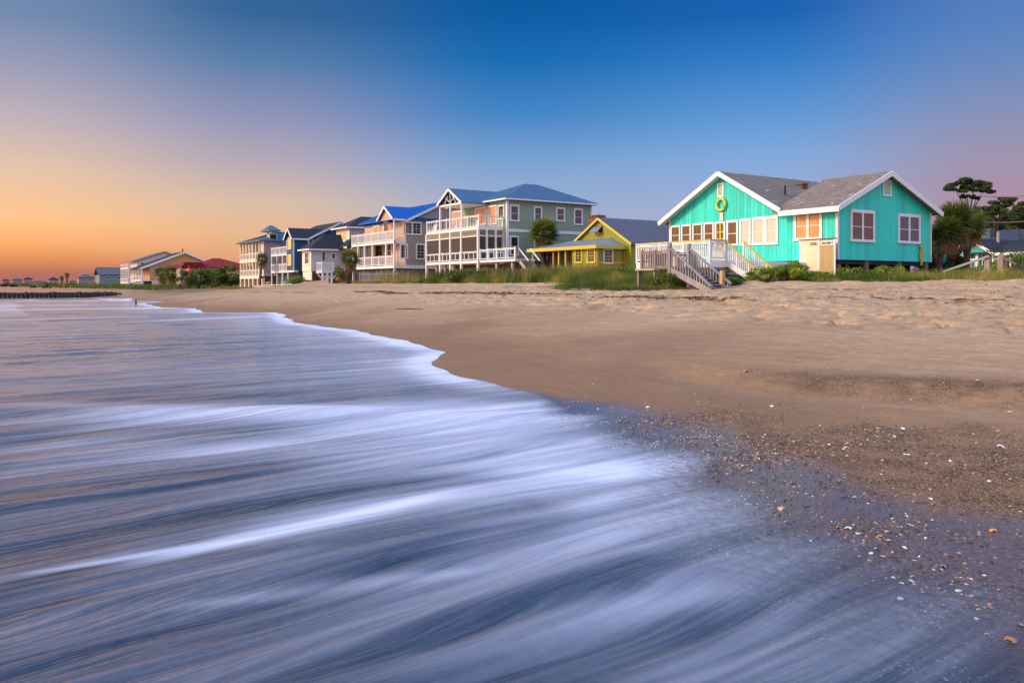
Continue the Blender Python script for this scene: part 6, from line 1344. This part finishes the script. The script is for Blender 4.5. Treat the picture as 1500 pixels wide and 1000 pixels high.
# individual shells and stones that read one by one
m_shw = paint('shell_white', (.78, .74, .70), .4, .08, 30); m_sho = paint('shell_orange', (.62, .27, .08), .4, .15, 30); m_sht = paint('shell_tan', (.55, .38, .22), .4, .15, 30); m_stn = paint('dark_stone', (.03, .03, .035), .4, .3, 20)
def shell_mesh(name, mat):
    V = [(0, -.5, 0)]; Fs = []; nr, nk = 5, 13
    for i in range(1, nr + 1):
        for k in range(nk):
            a = (k / (nk - 1) - .5) * 2.5; r = i / nr; rr = r * (1 + .03 * (-1) ** k); V.append((math.sin(a) * rr * .52, -.5 + math.cos(a * .8) * rr, .28 * math.sin(math.pi * min(1, r * .92)) * math.cos(a * .55) + .01 * (-1) ** k))
    for k in range(nk - 1): Fs.append((0, 1 + k + 1, 1 + k))
    for i in range(nr - 1):
        for k in range(nk - 1): b_ = 1 + i * nk + k; Fs.append((b_, b_ + 1, b_ + nk + 1, b_ + nk))
    me = bpy.data.meshes.new(name); me.from_pydata(V, [], Fs); me.materials.append(mat); me.polygons.foreach_set('use_smooth', [True] * len(Fs)); return me
meshes = {'w': shell_mesh('shell', m_shw), 'o': shell_mesh('shell', m_sho), 't': shell_mesh('shell', m_sht)}
special = [(1145, 746, 't', .040, 'cream shell at the foam edge, nearest the white surf'), (1243, 775, 'w', .036, 'largest white shell among the dark wet pebbles'), (1455, 778, 'o', .034, 'orange shell in the wet pebbles near the right edge'), (1366, 740, 'o', .028, 'orange shell on the purple wet sand'), (1252, 729, 'w', .022, 'small white shell alone on purple wet sand'),
           (1318, 878, 'w', .030, 'ring shaped pale shell under the thin foam'), (1480, 939, 'o', .042, 'big orange shell in the shallow film at lower right'), (1337, 846, 't', .026, 'tan shell at the edge of the thin water film'), (1276, 811, 'w', .020, 'tiny white shell below the largest white shell'), (1466, 655, 'w', .050, 'large white shell high on the pebbly sand at right'),
           (1322, 629, 'w', .040, 'flat white shell above the pebble band'), (1480, 604, 'o', .045, 'orange brown shell on smooth sand at right'), (1130, 596, 'w', .045, 'white shell on smooth sand above the purple wet patch'), (949, 597, 'w', .040, 'white shell exactly at the corner of the wash line'), (1092, 545, 't', .06, 'reddish brown fragment in the middle of smooth sand')]
def sand_pt(px, py):
    z = 0.1
    for _ in range(12): x, y = G_(px, py, z); z = .5 * z + .5 * gz(x, y)
    return x, y
for px, py, c_, s, lb in special:
    x, y = sand_pt(px, py); o = bpy.data.objects.new('shell', meshes[c_]); C.objects.link(o); o.location = (x, y, float(ground_z(np.array([x]), np.array([y]))[0]) + .004); o.scale = (s * 1.5,) * 3; o.rotation_euler = (random.uniform(-.2, .2), random.uniform(-.2, .2), random.uniform(0, 6.28)); tag(o, lb, 'shell')
g = random.Random(99); cnt = 0
while cnt < 150:
    px = g.uniform(960, 1500); py = g.uniform(575, 930)
    x, y = sand_pt(px, py)
    if fpeb(np.array([x]), np.array([y]))[0] < .15 and g.random() < .85: continue
    if y < np.interp(x, CB[:, 0], CB[:, 1]) - .2: continue
    c_ = g.choice('wwwtto'); o = bpy.data.objects.new('shell', meshes[c_]); C.objects.link(o); s = g.uniform(.012, .030) * g.choice([1, 1, 1.4])
    o.location = (x, y, float(ground_z(np.array([x]), np.array([y]))[0]) + .003); o.scale = (s, s, s); o.rotation_euler = (g.uniform(-.3, .3) + (math.pi if g.random() < .3 else 0), g.uniform(-.3, .3), g.uniform(0, 6.28))
    if o.rotation_euler[0] > 2: o.location.z += s * .25
    tag(o, {'w': 'small white shell lying in the pebbly sand', 't': 'small tan shell lying in the pebbly sand', 'o': 'small orange shell lying in the pebbly sand'}[c_], 'shell', {'w': 'small white shells in the pebbly sand', 't': 'small tan shells in the pebbly sand', 'o': 'small orange shells in the pebbly sand'}[c_]); cnt += 1
# a thin pole washed up on the far slope
x, y = sand_pt(600, 453); mb = MB(); mb.tube([(x - 1.1, y - .1, gz(x - 1.1, y - .1) + .02), (x, y, gz(x, y) + .03), (x + 1.1, y + .1, gz(x + 1.1, y + .1) + .02)], [.02, .025, .012], 6); mb.build('driftwood', m_barkp, label='long thin driftwood pole on the far sand slope', cat='driftwood', smooth=True)
# white foam flecks left on the wet sand between the wash and the dry edge
m_fleck = paint('foam_fleck', (.78, .80, .88), .5, .05)
g = np.random.default_rng(17); n = 9000; x = g.uniform(-9.2, -3.2, n); y = g.uniform(4.6, 7.4, n)
e = np.interp(x, CB[:, 0], CB[:, 1]); k = (y > e - .5) & (y < shore(x) - .02) & (g.uniform(0, 1, n) < (.10 + .9 * sstep(.45, .65, fbm(x * 1.3, y * 1.3, 301, 3))) * np.interp(x, [-9, -6.5, -4.5, -3.3], [.35, .6, .4, .0])); x, y = x[k], y[k]; m = len(x)
V, Fs = blob_mesh(x, y, np.maximum(ground_z(x, y), .012) + .002, g.uniform(.004, .014, m), g.uniform(.003, .006, m), g.uniform(.001, .003, m), g.normal(2.2, .5, m), 18)
o = np_mesh('foam_flecks', V, Fs, m_fleck, None, True); tag(o, 'white foam flecks on the violet wet sand beside the wash', 'foam', kind='stuff')
